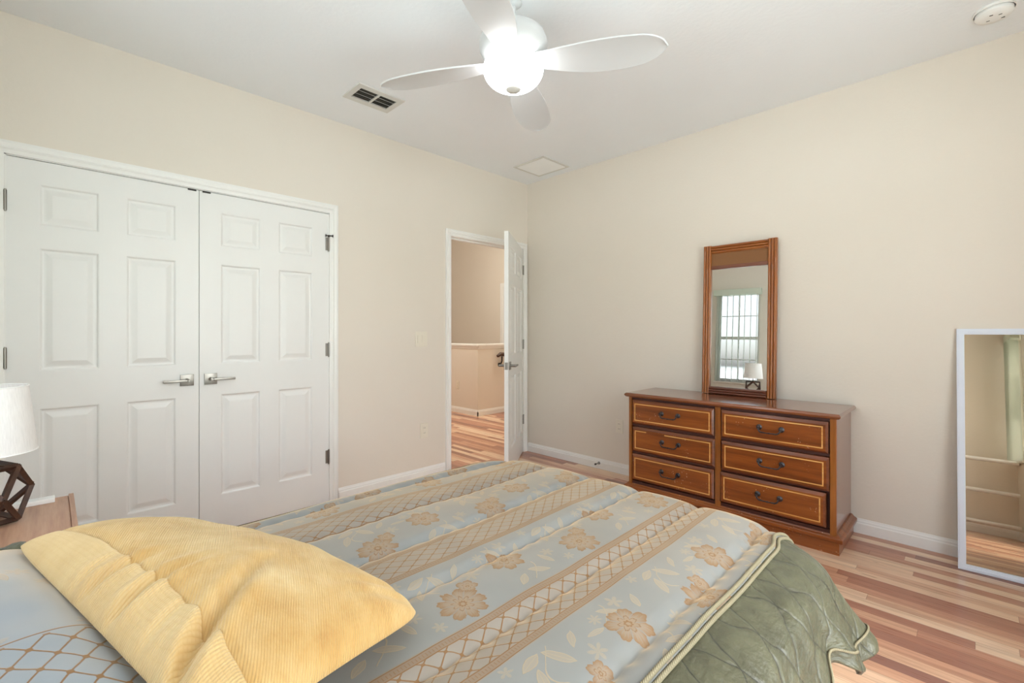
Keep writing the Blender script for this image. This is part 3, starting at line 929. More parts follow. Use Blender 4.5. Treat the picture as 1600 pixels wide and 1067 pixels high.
# ceiling vent with open louvres
vx0, vx1, vy0, vy1 = -2.885, -2.655, 1.335, 1.655
t = thing('ceiling_vent', 'white rectangular supply vent with dark open louvres on the ceiling', 'vent', ((vx0+vx1)/2, (vy0+vy1)/2, ZC))
ix0, ix1, iy0, iy1 = vx0+0.045, vx1-0.045, vy0+0.035, vy1-0.035
s = newbm()
for q in ((vx0, vx1, vy0, iy0), (vx0, vx1, iy1, vy1), (vx0, ix0, iy0, iy1), (ix1, vx1, iy0, iy1)):
    box(s, q[0], q[1], q[2], q[3], ZC-0.008, ZC)
box(s, ix0, ix1, (iy0+iy1)/2-0.007, (iy0+iy1)/2+0.007, ZC-0.010, ZC)
obj('frame', s, M_VENT, t)
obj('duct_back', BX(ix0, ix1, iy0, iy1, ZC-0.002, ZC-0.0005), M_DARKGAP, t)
for half in ((iy0, (iy0+iy1)/2-0.007), ((iy0+iy1)/2+0.007, iy1)):
    for k in range(6):
        x = ix0 + (ix1-ix0)*(k+0.5)/6
        s = newbm(); bar(s, (x, half[0]+0.003, ZC-0.006), (x, half[1]-0.003, ZC-0.006), 0.011, 0.0015, up=(0.55, 0, 0.83))
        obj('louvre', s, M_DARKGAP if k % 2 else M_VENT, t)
# return grille
vx0, vx1, vy0, vy1 = -3.01, -2.635, 3.02, 3.38
t = thing('return_grille', 'flush square return-air grille on the ceiling near the room corner', 'vent', ((vx0+vx1)/2, (vy0+vy1)/2, ZC))
s = newbm()
for q in ((vx0, vx1, vy0, vy0+0.025), (vx0, vx1, vy1-0.025, vy1), (vx0, vx0+0.025, vy0+0.025, vy1-0.025), (vx1-0.025, vx1, vy0+0.025, vy1-0.025)):
    box(s, q[0], q[1], q[2], q[3], ZC-0.007, ZC)
obj('frame', s, M_VENT, t)
s = newbm(); n = 26
for k in range(n):
    x = vx0+0.025 + (vx1-vx0-0.05)*(k+0.5)/n
    bar(s, (x, vy0+0.025, ZC-0.006), (x, vy1-0.025, ZC-0.006), 0.0125, 0.001, up=(-0.45, 0, 0.89))
obj('louvres', s, M_WHITEPL, t)
obj('filter_back', BX(vx0+0.025, vx1-0.025, vy0+0.025, vy1-0.025, ZC-0.0015, ZC-0.0003), M_WHITEPL, t)
# smoke detector
sx, sy = 0.065, 3.165
t = thing('smoke_detector', 'round white smoke detector on the ceiling by the right edge', 'smoke detector', (sx, sy, ZC))
s = newbm(); lathe(s, [(0, 0), (0.072, 0), (0.074, -0.008), (0.070, -0.012)], (sx, sy, ZC), 40); obj('base', s, M_WHITEPL, t, smooth=True)
s = newbm(); lathe(s, [(0.066, -0.010), (0.067, -0.026), (0.058, -0.036), (0.030, -0.040), (0, -0.041)], (sx, sy, ZC), 40); c_ = obj('cover', s, M_WHITEPL, t, smooth=True)
for (dx, dy) in ((0.02, -0.02), (-0.02, 0.01), (-0.01, -0.035), (0.03, 0.02)):
    s = newbm(); box(s, sx+dx-0.006, sx+dx+0.006, sy+dy-0.0015, sy+dy+0.0015, ZC-0.0415, ZC-0.038); obj('slot', s, M_SLOT, c_)

# ------------------------------------------------------------------ ceiling fan
fx, fy, fz = -1.511, 1.518, 2.45
fan = thing('ceiling_fan', 'white four-blade ceiling fan with a lit frosted glass bowl', 'ceiling fan', (fx, fy, ZC))
s = newbm(); lathe(s, [(0, ZC), (0.040, ZC), (0.040, ZC-0.008), (0.028, ZC-0.02), (0.016, ZC-0.024), (0, ZC-0.024)], (fx, fy, 0), 32); obj('canopy', s, M_FAN, fan, smooth=True)
s = newbm(); tube(s, [(fx, fy, ZC-0.02), (fx, fy, 2.60)], 0.012, 16); obj('downrod', s, M_FAN, fan, smooth=True)
s = newbm(); lathe(s, [(0, 2.645), (0.03, 2.645), (0.05, 2.635), (0.110, 2.618), (0.145, 2.592), (0.158, 2.560), (0.158, 2.535), (0.146, 2.505), (0.120, 2.484), (0.112, 2.478), (0, 2.478)], (fx, fy, 0), 48); obj('motor_housing', s, M_FAN, fan, smooth=True)
s = newbm(); lathe(s, [(0, 2.478), (0.092, 2.478), (0.096, 2.472), (0.096, 2.462), (0, 2.462)], (fx, fy, 0), 48); obj('blade_hub', s, M_FAN, fan, smooth=True)
s = newbm(); prof = [(0.100, 2.482), (0.122, 2.472), (0.135, 2.458)]
for k in range(1, 15):
    a = k/14*PI/2
    prof.append((0.140*math.cos(a)**0.85 if k < 14 else 0.0, 2.440 - 0.094*math.sin(a)))
lathe(s, prof, (fx, fy, 0), 56); bowl = obj('light_bowl', s, M_BOWL, fan, smooth='all', label='lit frosted glass bowl')
s = newbm(); lathe(s, [(0.034, 2.354), (0.034, 2.344), (0.028, 2.339), (0, 2.337)], (fx, fy, 0), 32); obj('finial', s, M_VENT, fan, smooth=True, label='grey round finial under the bowl')
def blade_bm():
    b = newbm()
    N = 28; root, tip = 0.100, 0.684
    top, bot = [], []
    pitch = math.radians(11)
    rows = []
    for i in range(N+1):
        u = i/N
        x = root + (tip-root)*u
        # petal outline: one side fuller than the other
        wl = 0.042 + 0.056*math.sin(PI*min(1, u*0.92))**1.0
        wr = 0.044 + 0.042*math.sin(PI*min(1, u*0.80))**1.2
        if u > 0.80:
            k = math.sqrt(max(0.0, 1-((u-0.80)/0.20)**2)); wl *= k; wr *= k
        if u > 0.995: wl = wr = 0.002
        camber = 0.006
        row = []
        for j in range(7):
            v = j/6*2-1
            yy = v*wl if v > 0 else v*wr
            z = -yy*math.tan(pitch) - camber*v*v + 0.020*(1-u)**2
            row.append((x, yy, z))
        rows.append(row)
    V = [[b.verts.new(p) for p in r] for r in rows]
    for i in range(N):
        for j in range(6): b.faces.new((V[i][j], V[i+1][j], V[i+1][j+1], V[i][j+1]))
    bmesh.ops.recalc_face_normals(b, faces=b.faces)
    bmesh.ops.solidify(b, geom=b.faces[:], thickness=0.007)
    bmesh.ops.translate(b, verts=b.verts, vec=(0, 0, fz - ZC + 0.005))
    return b
blade0 = obj('blade', blade_bm(), M_FAN, fan, smooth=True, local=True)
blade0.rotation_euler = (0, 0, math.radians(31))
for k in range(1, 4):
    c_ = blade0.copy(); COL.objects.link(c_); c_.parent = fan; c_.rotation_euler = (0, 0, math.radians(31 + 90*k)); c_.name = 'blade'

# ------------------------------------------------------------------ dresser
DX0, DX1, DY0, DY1 = -1.815, -0.535, 3.045, 3.465
dr = thing('dresser', 'worn brown wooden six-drawer dresser against the far wall', 'dresser', ((DX0+DX1)/2, (DY0+DY1)/2, 0))
s = newbm()
box(s, DX0, DX0+0.022, DY0+0.012, DY1, 0.10, 0.745); box(s, DX1-0.022, DX1, DY0+0.012, DY1, 0.10, 0.745)
box(s, DX0+0.022, DX1-0.022, DY1-0.012, DY1, 0.10, 0.745); box(s, DX0+0.022, DX1-0.022, DY0+0.03, DY1-0.012, 0.10, 0.118)
obj('carcass', s, M_DRESSTOP, dr)
# face frame: corner posts and centre post
for x0, x1 in ((DX0-0.001, DX0+0.024), (DX1-0.030, DX1+0.001), (-1.188, -1.152)):
    s = newbm(); box(s, x0, x1, DY0-0.004, DY0+0.022, 0.10, 0.745, 0.004)
    obj('upright', s, M_DRESSV, dr)
s = newbm()
for z0, z1 in ((0.10, 0.130), (0.335, 0.348), (0.533, 0.550), (0.728, 0.745)):
    box(s, DX0+0.024, DX1-0.030, DY0+0.002, DY0+0.020, z0, z1)
box(s, DX0+0.024, DX1-0.030, DY0+0.021, DY0+0.026, 0.118, 0.745)
obj('drawer_rails', s, M_RECESS, dr)
s = newbm()
tx0, tx1, ty0, ty1 = -1.838, -0.512, 3.016, 3.474
extr = [(0, 0.745), (-0.012, 0.745), (-0.006, 0.752), (-0.001, 0.757), (0.0, 0.765), (-0.004, 0.772), (-0.010, 0.775)]
rings = []
for ins, z in ((-0.016, 0.745), (-0.008, 0.748), (0.0, 0.756), (0.002, 0.763), (-0.002, 0.770), (-0.008, 0.775)):
    rings.append([s.verts.new(p) for p in ((tx0-ins, ty0-ins, z), (tx1+ins, ty0-ins, z), (tx1+ins, ty1, z), (tx0-ins, ty1, z))])
for i in range(len(rings)-1):
    for k in range(4): s.faces.new((rings[i][k], rings[i][(k+1)%4], rings[i+1][(k+1)%4], rings[i+1][k]))
s.faces.new(rings[0][::-1]); s.faces.new(rings[-1])
obj('top', s, M_DRESSTOP, dr)
s = newbm()   # plinth with moulding
def plinth_ring(ins, z): return [s.verts.new(p) for p in ((-1.842-ins, 3.030-ins, z), (-0.508+ins, 3.030-ins, z), (-0.508+ins, DY1, z), (-1.842-ins, DY1, z))]
rings = [plinth_ring(i_, z_) for i_, z_ in ((-0.014, 0.0), (-0.014, 0.068), (-0.002, 0.070), (0.004, 0.076), (0.004, 0.092), (-0.002, 0.098), (-0.010, 0.102), (-0.022, 0.116))]
for i in range(len(rings)-1):
    for k in range(4): s.faces.new((rings[i][k], rings[i][(k+1)%4], rings[i+1][(k+1)%4], rings[i+1][k]))
s.faces.new(rings[0][::-1]); s.faces.new(rings[-1])
obj('plinth', s, M_DRESS, dr)
def drawer(x0, x1, z0, z1, pull=0.0, tilt=0.0, wear=None, hx=None):
    """bevelled drawer front with an inlaid light band"""
    yb = DY0 + 0.014; yf = DY0 - 0.012 - pull
    s = newbm()
    b = 0.017
    o_ = [s.verts.new(p) for p in ((x0, yb, z0), (x1, yb, z0), (x1, yb, z1), (x0, yb, z1))]
    o2 = [s.verts.new(p) for p in ((x0, yf+0.010, z0), (x1, yf+0.010, z0), (x1, yf+0.010, z1), (x0, yf+0.010, z1))]
    i_ = [s.verts.new(p) for p in ((x0+b*0.7, yf, z0+b*0.7), (x1-b*0.7, yf, z0+b*0.7), (x1-b*0.7, yf, z1-b), (x0+b*0.7, yf, z1-b))]
    for A, B in ((o_, o2), (o2, i_)):
        for k in range(4): s.faces.new((A[k], A[(k+1)%4], B[(k+1)%4], B[k]))
    s.faces.new(o_[::-1]); s.faces.new(i_)
    for f in s.faces: f.material_index = 1
    i_face = s.faces[:][-1]; i_face.material_index = 0
    # drawer sides and bottom behind the front
    d = obj('drawer', s, [M_DRESS, M_DRAWRIM], dr)
    if pull > 0.0:
        s = newbm(); box(s, x0+0.012, x1-0.012, yb, yb+0.30, z0+0.01, z1-0.02)
        obj('drawer_box', s, M_DRESS, d)
    s = newbm(); g0 = 0.024; wl = 0.0062
    X0, X1, Z0, Z1 = x0+g0, x1-g0, z0+g0, z1-g0-0.002
    for q in ((X0, X1, Z0, Z0+wl), (X0, X1, Z1-wl, Z1), (X0, X0+wl, Z0+wl, Z1-wl), (X1-wl, X1, Z0+wl, Z1-wl)):
        if wear and q[2] > (Z0+Z1)/2 and q[1]-q[0] > 0.1:
            box(s, q[0], q[0]+0.09, yf-0.0015, yf+0.001, q[2], q[3]); box(s, q[0]+0.23, q[1], yf-0.0015, yf+0.001, q[2], q[3])
        else: box(s, q[0], q[1], yf-0.0015, yf+0.001, q[2], q[3])
    obj('inlay', s, M_INLAY, d, label='light wood inlay band')
    # bail pull: two rosettes, posts and a drooping bar
    cx = (x0+x1)/2 if hx is None else hx; cz = (z0+z1)/2 + 0.012
    s = newbm(); hw = 0.060
    for k in (-1, 1):
        lathe(s, [(0, yf-0.001), (0.0155, yf-0.001), (0.0165, yf-0.004), (0.010, yf-0.007), (0.0065, yf-0.010), (0.0055, yf-0.022), (0.0085, yf-0.024), (0.0085, yf-0.031), (0, yf-0.033)], (cx+k*hw, 0, cz), 16, 'y')
    tube(s, [(cx-hw, yf-0.028, cz), (cx-hw+0.003, yf-0.031, cz-0.012), (cx-hw+0.010, yf-0.033, cz-0.021), (cx-hw+0.020, yf-0.034, cz-0.025), (cx-0.012, yf-0.034, cz-0.0255), (cx, yf-0.034, cz-0.0255),
             (cx+0.012, yf-0.034, cz-0.0255), (cx+hw-0.020, yf-0.034, cz-0.025), (cx+hw-0.010, yf-0.033, cz-0.021), (cx+hw-0.003, yf-0.031, cz-0.012), (cx+hw, yf-0.028, cz)],
         [0.0045, 0.0042, 0.0046, 0.0050, 0.0036, 0.0050, 0.0036, 0.0050, 0.0046, 0.0042, 0.0045], 10)
    obj('handle', s, M_PEWTER, d, smooth=True, label='dark pewter bail pull')
    return d
drawer(-1.788, -1.194, 0.552, 0.726, 0.0)
drawer(-1.785, -1.190, 0.350, 0.530, 0.0, wear=True)
drawer(-1.788, -1.194, 0.138, 0.330, 0.0)
drawer(-1.147, -0.571, 0.552, 0.726, 0.004)
drawer(-1.144, -0.566, 0.346, 0.530, 0.012)
drawer(-1.152, -0.582, 0.140, 0.330, 0.008)

# ------------------------------------------------------------------ mirror standing on the dresser
MW, MH = 0.492, 1.083
tilt = math.radians(2.1)
mr = thing('dresser_mirror', 'tall bamboo-trimmed wooden mirror standing on the dresser', 'mirror', (-1.180, 3.418, 0.7765), (-tilt, 0, 0))
hw = MW/2
def reeds(bm, x0, x1, z0, z1, n, vertical=True, yf=-0.012, r=None, knots=True):
    w = (x1-x0) if vertical else (z1-z0)
    r = w/n/2
    for k in range(n):
        c = (x0 if vertical else z0) + r*(2*k+1)
        L0, L1 = (z0, z1) if vertical else (x0, x1)
        pts, rad = [], []
        q = L0; step = (L1-L0)/ (5 if knots else 1)
        pts.append(L0); rad.append(r)
        if knots:
            m_ = 0
            q = L0 + step*(0.35 + 0.22*k)
            while q < L1 - 0.03:
                for dq, dr_ in ((-0.006, 0), (-0.002, r*0.10), (0.0, -r*0.08), (0.002, r*0.10), (0.006, 0)):
                    pts.append(q+dq); rad.append(r+dr_)
                q += step*0.9
        pts.append(L1); rad.append(r)
        P_ = [(c, yf, p) for p in pts] if vertical else [(p, yf, c) for p in pts]
        tube(bm, P_, rad, 12)
SW = 0.056
for k, sgn in ((0, -1), (1, 1)):
    s = newbm()
    x0, x1 = (-hw, -hw+SW) if sgn < 0 else (hw-SW, hw)
    box(s, x0, x1, -0.012, 0.014, 0.0, MH, 0.003)
    reeds(s, x0+0.001, x1-0.001, 0.001, MH-0.002, 3, True, -0.012)
    st_ = obj('stile', s, M_MIRWOOD, mr, smooth=True, local=True)
    s = newbm()
    for q in (1, 2): box(s, x0+SW*q/3-0.0014, x0+SW*q/3+0.0014, -0.0155, -0.0115, 0.002, MH-0.003)  # dark strips in the valleys stand in for shade between the reeds
    obj('groove_shade', s, M_RECESS, st_, local=True)
s = newbm(); box(s, -hw+SW, hw-SW, -0.010, 0.014, MH-0.062, MH-0.004, 0.002); reeds(s, -hw+SW, hw-SW, MH-0.060, MH-0.004, 3, False, -0.010, knots=False)
obj('top_rail', s, M_MIRWOODH, mr, smooth=True, local=True)
obj('cane_panel', BX(-hw+SW, hw-SW, -0.004, 0.010, MH-0.152, MH-0.062), M_CANE, mr, local=True, label='woven cane strip above the glass')
s = newbm(); box(s, -hw+SW, hw-SW, -0.012, 0.012, MH-0.178, MH-0.152, 0.003); obj('glass_rail', s, M_MIRDARK, mr, local=True)
s = newbm(); box(s, -hw+SW, hw-SW, -0.014, 0.014, 0.0, 0.052, 0.003); reeds(s, -hw+SW, hw-SW, 0.001, 0.050, 3, False, -0.016, knots=False)
obj('bottom_rail', s, M_MIRDARK, mr, smooth=True, local=True)
obj('mirror_glass', BX(-hw+SW, hw-SW, 0.000, 0.006, 0.052, MH-0.178), M_MIRROR, mr, local=True, label='clear mirror glass')

# ------------------------------------------------------------------ mirror leaning on the wall
LW, LH = 0.335, 1.248
a_t, a_y = math.radians(7.0), math.radians(3.5)
lm = thing('leaning_mirror', 'narrow white-framed mirror leaning on the far wall right of the dresser', 'mirror', (-0.061, 3.332, 0.0), (0, 0, 0))
lm.rotation_euler = (-a_t, 0, a_y)
FWID = 0.030
s = newbm()
for (x0, x1, z0, z1) in ((0, FWID, 0, LH), (LW-FWID, LW, 0, LH), (FWID, LW-FWID, 0, FWID), (FWID, LW-FWID, LH-FWID, LH)):
    box(s, x0, x1, -0.010, 0.010, z0, z1)
for (x0, x1, z0, z1) in ((0.006, 0.016, 0.006, LH-0.006), (LW-0.016, LW-0.006, 0.006, LH-0.006), (0.016, LW-0.016, 0.006, 0.016), (0.016, LW-0.016, LH-0.016, LH-0.006)):
    box(s, x0, x1, -0.014, -0.010, z0, z1)
obj('frame', s, M_FRAMEW, lm, local=True)
obj('mirror_glass', BX(FWID, LW-FWID, -0.003, 0.004, FWID, LH-FWID), M_MIRROR2, lm, local=True, label='slightly warm mirror glass')

# three-rail white rack in the near right corner (seen in the leaning mirror)
rk = thing('towel_rack', 'white three-rail rack by the corner, seen in the leaning mirror', 'rack', (0.5, YH+0.10, 0))
for z in (0.12, 0.445, 0.775):
    s = newbm(); tube(s, [(0.13, YH+0.12, z), (0.792, YH+0.12, z)], 0.021, 14); obj('rail', s, M_WHITEPL, rk, smooth=True)
s = newbm(); tube(s, [(0.135, YH+0.12, 0.012), (0.135, YH+0.12, 0.80)], 0.014, 14); obj('post', s, M_WHITEPL, rk, smooth=True)
s = newbm(); tube(s, [(0.135, YH+0.03, 0.012), (0.135, YH+0.26, 0.012)], 0.012, 12); obj('foot', s, M_WHITEPL, rk, smooth=True)

# ------------------------------------------------------------------ handrail in the stairwell
hr = thing('handrail', 'dark wood handrail end on the stair side of the half wall', 'handrail', (KX+0.05, 4.95, 0.9))
s = newbm()
tube(s, [(KX+0.055, 4.76, 0.865), (KX+0.060, 4.82, 0.895), (KX+0.06, 4.92, 0.885), (KX+0.06, 5.04, 0.81), (KX+0.06, 5.9, 0.26)], [0.020, 0.030, 0.032, 0.030, 0.030], 14)
obj('rail', s, M_RAIL, hr, smooth=True)
s = newbm(); tube(s, [(KX, 4.85, 0.73), (KX+0.03, 4.85, 0.735), (KX+0.06, 4.85, 0.79), (KX+0.06, 4.85, 0.86)], 0.012, 10); lathe(s, [(0, 0), (0.03, 0), (0.03, 0.008), (0, 0.008)], (KX, 4.85, 0.73), 16, 'x')
obj('bracket', s, M_BLACKM, hr, smooth=True)

# ------------------------------------------------------------------ bed
bx0, bx1, by0, by1 = -1.655, -0.335, YH+0.03, 1.585
bed = thing('bed', 'full size bed on a low base, wholly covered by the comforter', 'bed', ((bx0+bx1)/2, (by0+by1)/2, 0))
s = newbm(); box(s, bx0+0.05, bx1-0.05, by0, by1-0.06, 0.10, 0.33, 0.01); obj('base', s, M_MATTRESS, bed)
s = newbm(); box(s, bx0+0.035, bx1-0.035, by0, by1-0.045, 0.332, 0.553, 0.04); obj('mattress', s, M_MATTRESS, bed, smooth=True)
for (x, y) in ((bx0+0.1, by0+0.1), (bx1-0.1, by0+0.1), (bx0+0.1, by1-0.14), (bx1-0.1, by1-0.14)):
    s = newbm(); tube(s, [(x, y, 0.0), (x, y, 0.105)], 0.025, 12); obj('leg', s, M_BLACKM, bed, smooth=True)

TOPZ = 0.622
PX0, PX1, PY1 = -1.610, -0.385, 1.545          # flat area of the bed top
RC = 0.13                                       # plan corner radius
RHO = 0.075
EX = 0.285
SEAMS = [-1.13 + 0.2255*k for k in range(-3, 5)]
def fb(x, y, s=1.0, o=0.0): return noise.noise(Vector((x*s+o, y*s-o, o*1.7)))
def drape(s_, t_, extra=0.0):
    """cloth coordinates (metres) -> room position"""
    cx0, cx1, cy1 = PX0+RC, PX1-RC, PY1-RC
    ex = 0.0; sx = 0
    if s_ > cx1: ex = s_-cx1; sx = 1
    elif s_ < cx0: ex = cx0-s_; sx = -1
    ey = max(0.0, t_-cy1)
    e0 = math.hypot(ex, ey); mx_ = max(ex, ey); rr_ = mx_
    if ex > 0 and ey > 0:
        rr_ = (ex**3.6 + ey**3.6)**(1/3.6)
    e = max(0.0, rr_-RC)
    z = TOPZ
    # quilting channels
    d = min(abs(s_-q) for q in SEAMS)
    puff = math.sin(min(1.0, d/0.038)*PI/2)**0.7 + 0.35*math.sin(min(1.0, d/0.11)*PI/2)
    wv = fb(s_, t_, 2.3, 4.0)*0.010 + fb(s_, t_, 6.0, 9.0)*0.0035 + fb(s_*0.6, t_, 11.0, 2.0)*0.0016
    green = s_ > -0.392
    zt = (0.013*(puff-0.7)*(0.8+0.35*max(0.0, t_)) if not green else 0.002) + wv
    # seam pucker
    if not green: zt += 0.0022*math.sin(t_*95 + 8*fb(s_, t_, 3, 1))*math.exp(-(d/0.02)**2)
    # gentle crown
    u = (s_-(PX0+PX1)/2)/((PX1-PX0)/2); zt += -0.012*min(1.2, abs(u))**3
    if e <= 0:
        if ex > 0 and ey > 0:
            return Vector(((cx1 if sx > 0 else cx0) + sx*ex/e0*rr_, cy1 + ey/e0*rr_, z+zt))
        return Vector((s_, t_, z+zt))
    if ex > 0 and ey > 0:
        n = Vector((sx*ex/e0, ey/e0)); base = Vector((cx1 if sx > 0 else cx0, cy1)) + n*RC
    elif ex > 0:
        n = Vector((sx, 0)); base = Vector((PX1 if sx > 0 else PX0, t_))
    else:
        n = Vector((0, 1)); base = Vector((s_, PY1))
    phi = math.atan2(n.y, abs(n.x))
    arc = RHO*PI/2
    if e < arc:
        h = RHO*math.sin(e/RHO); dz = RHO*(1-math.cos(e/RHO))
    else:
        h = RHO; dz = RHO + (e-arc)
    k = min(1.0, max(0.0, (e-0.02)/0.26))
    flare = (0.10 if sx >= 0 else 0.03)*k
    if sx > 0:
        flare += 0.075*math.exp(-((phi-0.35)/0.30)**2)*k
        along = t_ if ey <= 0 else t_ + phi*0.15
        flare += k*k*0.028*math.sin(along*15.0+0.6)
        dz -= 0.045*k*math.exp(-((phi-0.35)/0.35)**2)
    else:
        flare += k*k*(0.018 if sx == 0 else 0.006)*math.sin((s_+t_)*14)
    if sx > 0:
        pin = math.exp(-((t_-1.30)/0.07)**2)*k*k
        flare -= 0.075*pin; dz -= 0.05*pin
        tipd = math.exp(-((phi-0.30)/0.30)**2)*k if ey > 0 else 0.0
        flare -= 0.025*tipd; dz += 0.050*tipd
    h += flare
    nz_ = math.cos(min(PI/2, e/RHO))
    p = Vector((base.x + n.x*h, base.y + n.y*h, z - dz + zt*max(0.25, nz_)))
    nw = (fb(s_, t_, 9.0, 5.0)*0.007)*k
    p.x += n.x*nw; p.y += n.y*nw
    return p
def cloth(name, s0, s1, t0, t1, ns, nt, mat, parent, thick, off=0.0, fn=drape, cut=None):
    bm = newbm(); uvl = bm.loops.layers.uv.new('cloth')
    V = []; 
    for i in range(ns+1):
        row = []
        for j in range(nt+1):
            s_ = s0+(s1-s0)*i/ns; t_ = t0+(t1-t0)*j/nt
            p = fn(s_, t_); row.append((bm.verts.new(p), (s_, t_)))
        V.append(row)
    for i in range(ns):
        for j in range(nt):
            q = (V[i][j], V[i+1][j], V[i+1][j+1], V[i][j+1])
            if cut and cut(sum(a[1][0] for a in q)/4, sum(a[1][1] for a in q)/4): continue
            f = bm.faces.new([a[0] for a in q])
            for l_, a in zip(f.loops, q): l_[uvl].uv = a[1]
    loose = [v for v in bm.verts if not v.link_faces]
    bmesh.ops.delete(bm, geom=loose, context='VERTS')
    bmesh.ops.recalc_face_normals(bm, faces=bm.faces)
    o = obj(name, bm, mat, parent, smooth='all')
    md = o.modifiers.new('thickness', 'SOLIDIFY'); md.thickness = thick; md.offset = -1 if o.data.polygons[0].normal.z > 0 else 1
    return o
cf = thing('comforter', 'blue-grey and gold brocade comforter with pleated green sides covering the bed', 'comforter', ((PX0+PX1)/2, 0.6, TOPZ))
YS = YH+0.06
cloth('brocade_panel', -1.675, -0.392, YS, PY1+EX, 240, 330, M_BROCADE, cf, 0.012)
def cornercut(sgn):
    cx = PX1 if sgn > 0 else PX0
    return lambda s_, t_: (sgn*(s_-cx) > 0 and t_ > PY1-0.02 and math.hypot(sgn*(s_-cx), t_-PY1+0.02) > 0.40)
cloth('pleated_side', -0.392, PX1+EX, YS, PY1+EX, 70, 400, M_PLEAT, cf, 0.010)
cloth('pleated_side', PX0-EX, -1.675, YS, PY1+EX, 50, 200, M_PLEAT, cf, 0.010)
def cord(name, path, r, parent, mat=M_CORD, n=8):
    bm = newbm(); tube(bm, path, r, n, caps=True)
    uvl = bm.loops.layers.uv.new('cloth')
    acc = [0.0]
    for a, b in zip(path[:-1], path[1:]): acc.append(acc[-1]+(Vector(b)-Vector(a)).length)
    bm.verts.ensure_lookup_table()
    for f in bm.faces:
        for l_ in f.loops:
            i = l_.vert.index if l_.vert.index >= 0 else 0
            l_[uvl].uv = (0, 0)
    bm.verts.index_update()
    for f in bm.faces:
        for l_ in f.loops:
            i = l_.vert.index
            l_[uvl].uv = ((i % n)/n*0.012, acc[min(len(acc)-1, i//n)])
    return obj(name, bm, mat, parent, smooth='all')
for sx_, dz_ in ((-0.398, 0.0045), (-0.386, 0.0045), (-1.675, 0.004)):
    path = [tuple(drape(sx_, YS + (PY1+EX-YS)*k/160) + Vector((0, 0, dz_))) for k in range(161)]
    cord('piping', path, 0.0048, cf)
# hem cord low on the pleated side
path = []
for k in range(161):
    t_ = YS + (PY1+EX-0.02-YS)*k/160
    path.append(tuple(drape(PX1+EX-0.045, t_) + Vector((0.004, 0, 0.001))))
cord('hem_cord', path, 0.003, cf)

# ------------------------------------------------------------------ pillows
def pillow_bm(L, W, T, nx=90, ny=60, pinch=0.055, folds=(), seam=True, wr=1.0, seed=0.0, under=0.8):
    """closed pillow in local coords: x along L, y along W, z thickness"""
    bm = newbm(); uvl = bm.loops.layers.uv.new('cloth')
    def shape(u, v, side):
        # u,v in -1..1 ; edges pulled in between the corners
        au, av = abs(u), abs(v)
        px = u*L/2*(1 - pinch*(1-av**2.2)*1.0*(au**2)) 
        py = v*W/2*(1 - pinch*(1-au**2.2)*1.2*(av**2))
        prof = ((1-au**2.6)**0.52)*((1-av**2.6)**0.52)
        z = T/2*prof
        cr = 1 - 0.07*(au*av)**5; px *= cr; py *= cr
        if seam and side > 0: z -= 0.007*math.exp(-((v+0.725)/0.022)**2)
        w = fb(px, py, 5.0, 3.0+seed)*0.020*prof*wr + fb(px, py, 14.0, 7.0+seed)*0.006*prof**0.5*wr
        z += w
        for (fx0, fy0, fx1, fy1, wd, dp) in folds:
            ax, ay = px-fx0, py-fy0; dx, dy = fx1-fx0, fy1-fy0
            ll = dx*dx+dy*dy; k = max(0.0, min(1.0, (ax*dx+ay*dy)/ll))
            dd = math.hypot(ax-dx*k, ay-dy*k)
            z -= dp*(1-k*0.9)*math.exp(-(dd/wd)**2)*min(1.0, prof*2.5)
            side_d = (ax*dy-ay*dx)/math.sqrt(ll)
            z += dp*0.45*(1-k*0.8)*math.exp(-((dd-wd*2.0)/(wd*1.2))**2)*min(1.0, prof*2.5)
        return Vector((px, py, z*side))
    grids = {}
    for side in (1, -1):
        G = []
        for i in range(nx+1):
            row = []
            for j in range(ny+1):
                u = math.sin((i/nx-0.5)*PI*0.98)/math.sin(PI*0.49); v = math.sin((j/ny-0.5)*PI*0.98)/math.sin(PI*0.49)
                if side == -1 and (i in (0, nx) or j in (0, ny)):
                    row.append(grids[1][i][j]); continue
                p = shape(u, v, side) if side == 1 else shape(u, v, side)*1.0
                if side == -1: p.z *= under
                row.append((bm.verts.new(p), (p.x, p.y)))
            G.append(row)
        grids[side] = G
        for i in range(nx):
            for j in range(ny):
                q = (G[i][j], G[i+1][j], G[i+1][j+1], G[i][j+1])
                if side == -1: q = q[::-1]
                f = bm.faces.new([a[0] for a in q])
                for l_, a in zip(f.loops, q): l_[uvl].uv = (a[1][0] + (0 if side == 1 else 2.0), a[1][1])
    return bm
def onto_patch(bm, L, W, P00, P10, P11, P01):
    """lay a pillow built around the origin onto the bilinear patch through four corners, relative to their mean"""
    c = (P00+P10+P11+P01)/4
    for v in bm.verts:
        a, b = v.co.x/L+0.5, v.co.y/W+0.5
        p = P00*(1-a)*(1-b) + P10*a*(1-b) + P11*a*b + P01*(1-a)*b
        du = (P10-P00)*(1-b) + (P11-P01)*b; dv = (P01-P00)*(1-a) + (P11-P10)*a
        v.co = p - c + du.cross(dv).normalized()*v.co.z
    return c
def frame_from(c, ex, ey):
    ex = Vector(ex).normalized(); ey = Vector(ey); ey = (ey - ex*ey.dot(ex)).normalized(); ez = ex.cross(ey)
    m = Matrix((ex, ey, ez)).transposed().to_4x4(); m.translation = Vector(c)
    return m
# blue sham lying flat at the head
sh = thing('pillow_sham', 'blue-grey pillow with gold lattice lying at the head of the bed', 'pillow')
sh.matrix_world = frame_from((-1.050, -0.118, 0.730), (0.978, 0.208, -0.05), (-0.208, 0.978, 0.0))
pb = pillow_bm(0.80, 0.35, 0.130, 80, 60, 0.03, seam=False, seed=2.0, wr=0.5)
obj('cushion', pb, M_SHAM, sh, smooth='all', local=True)
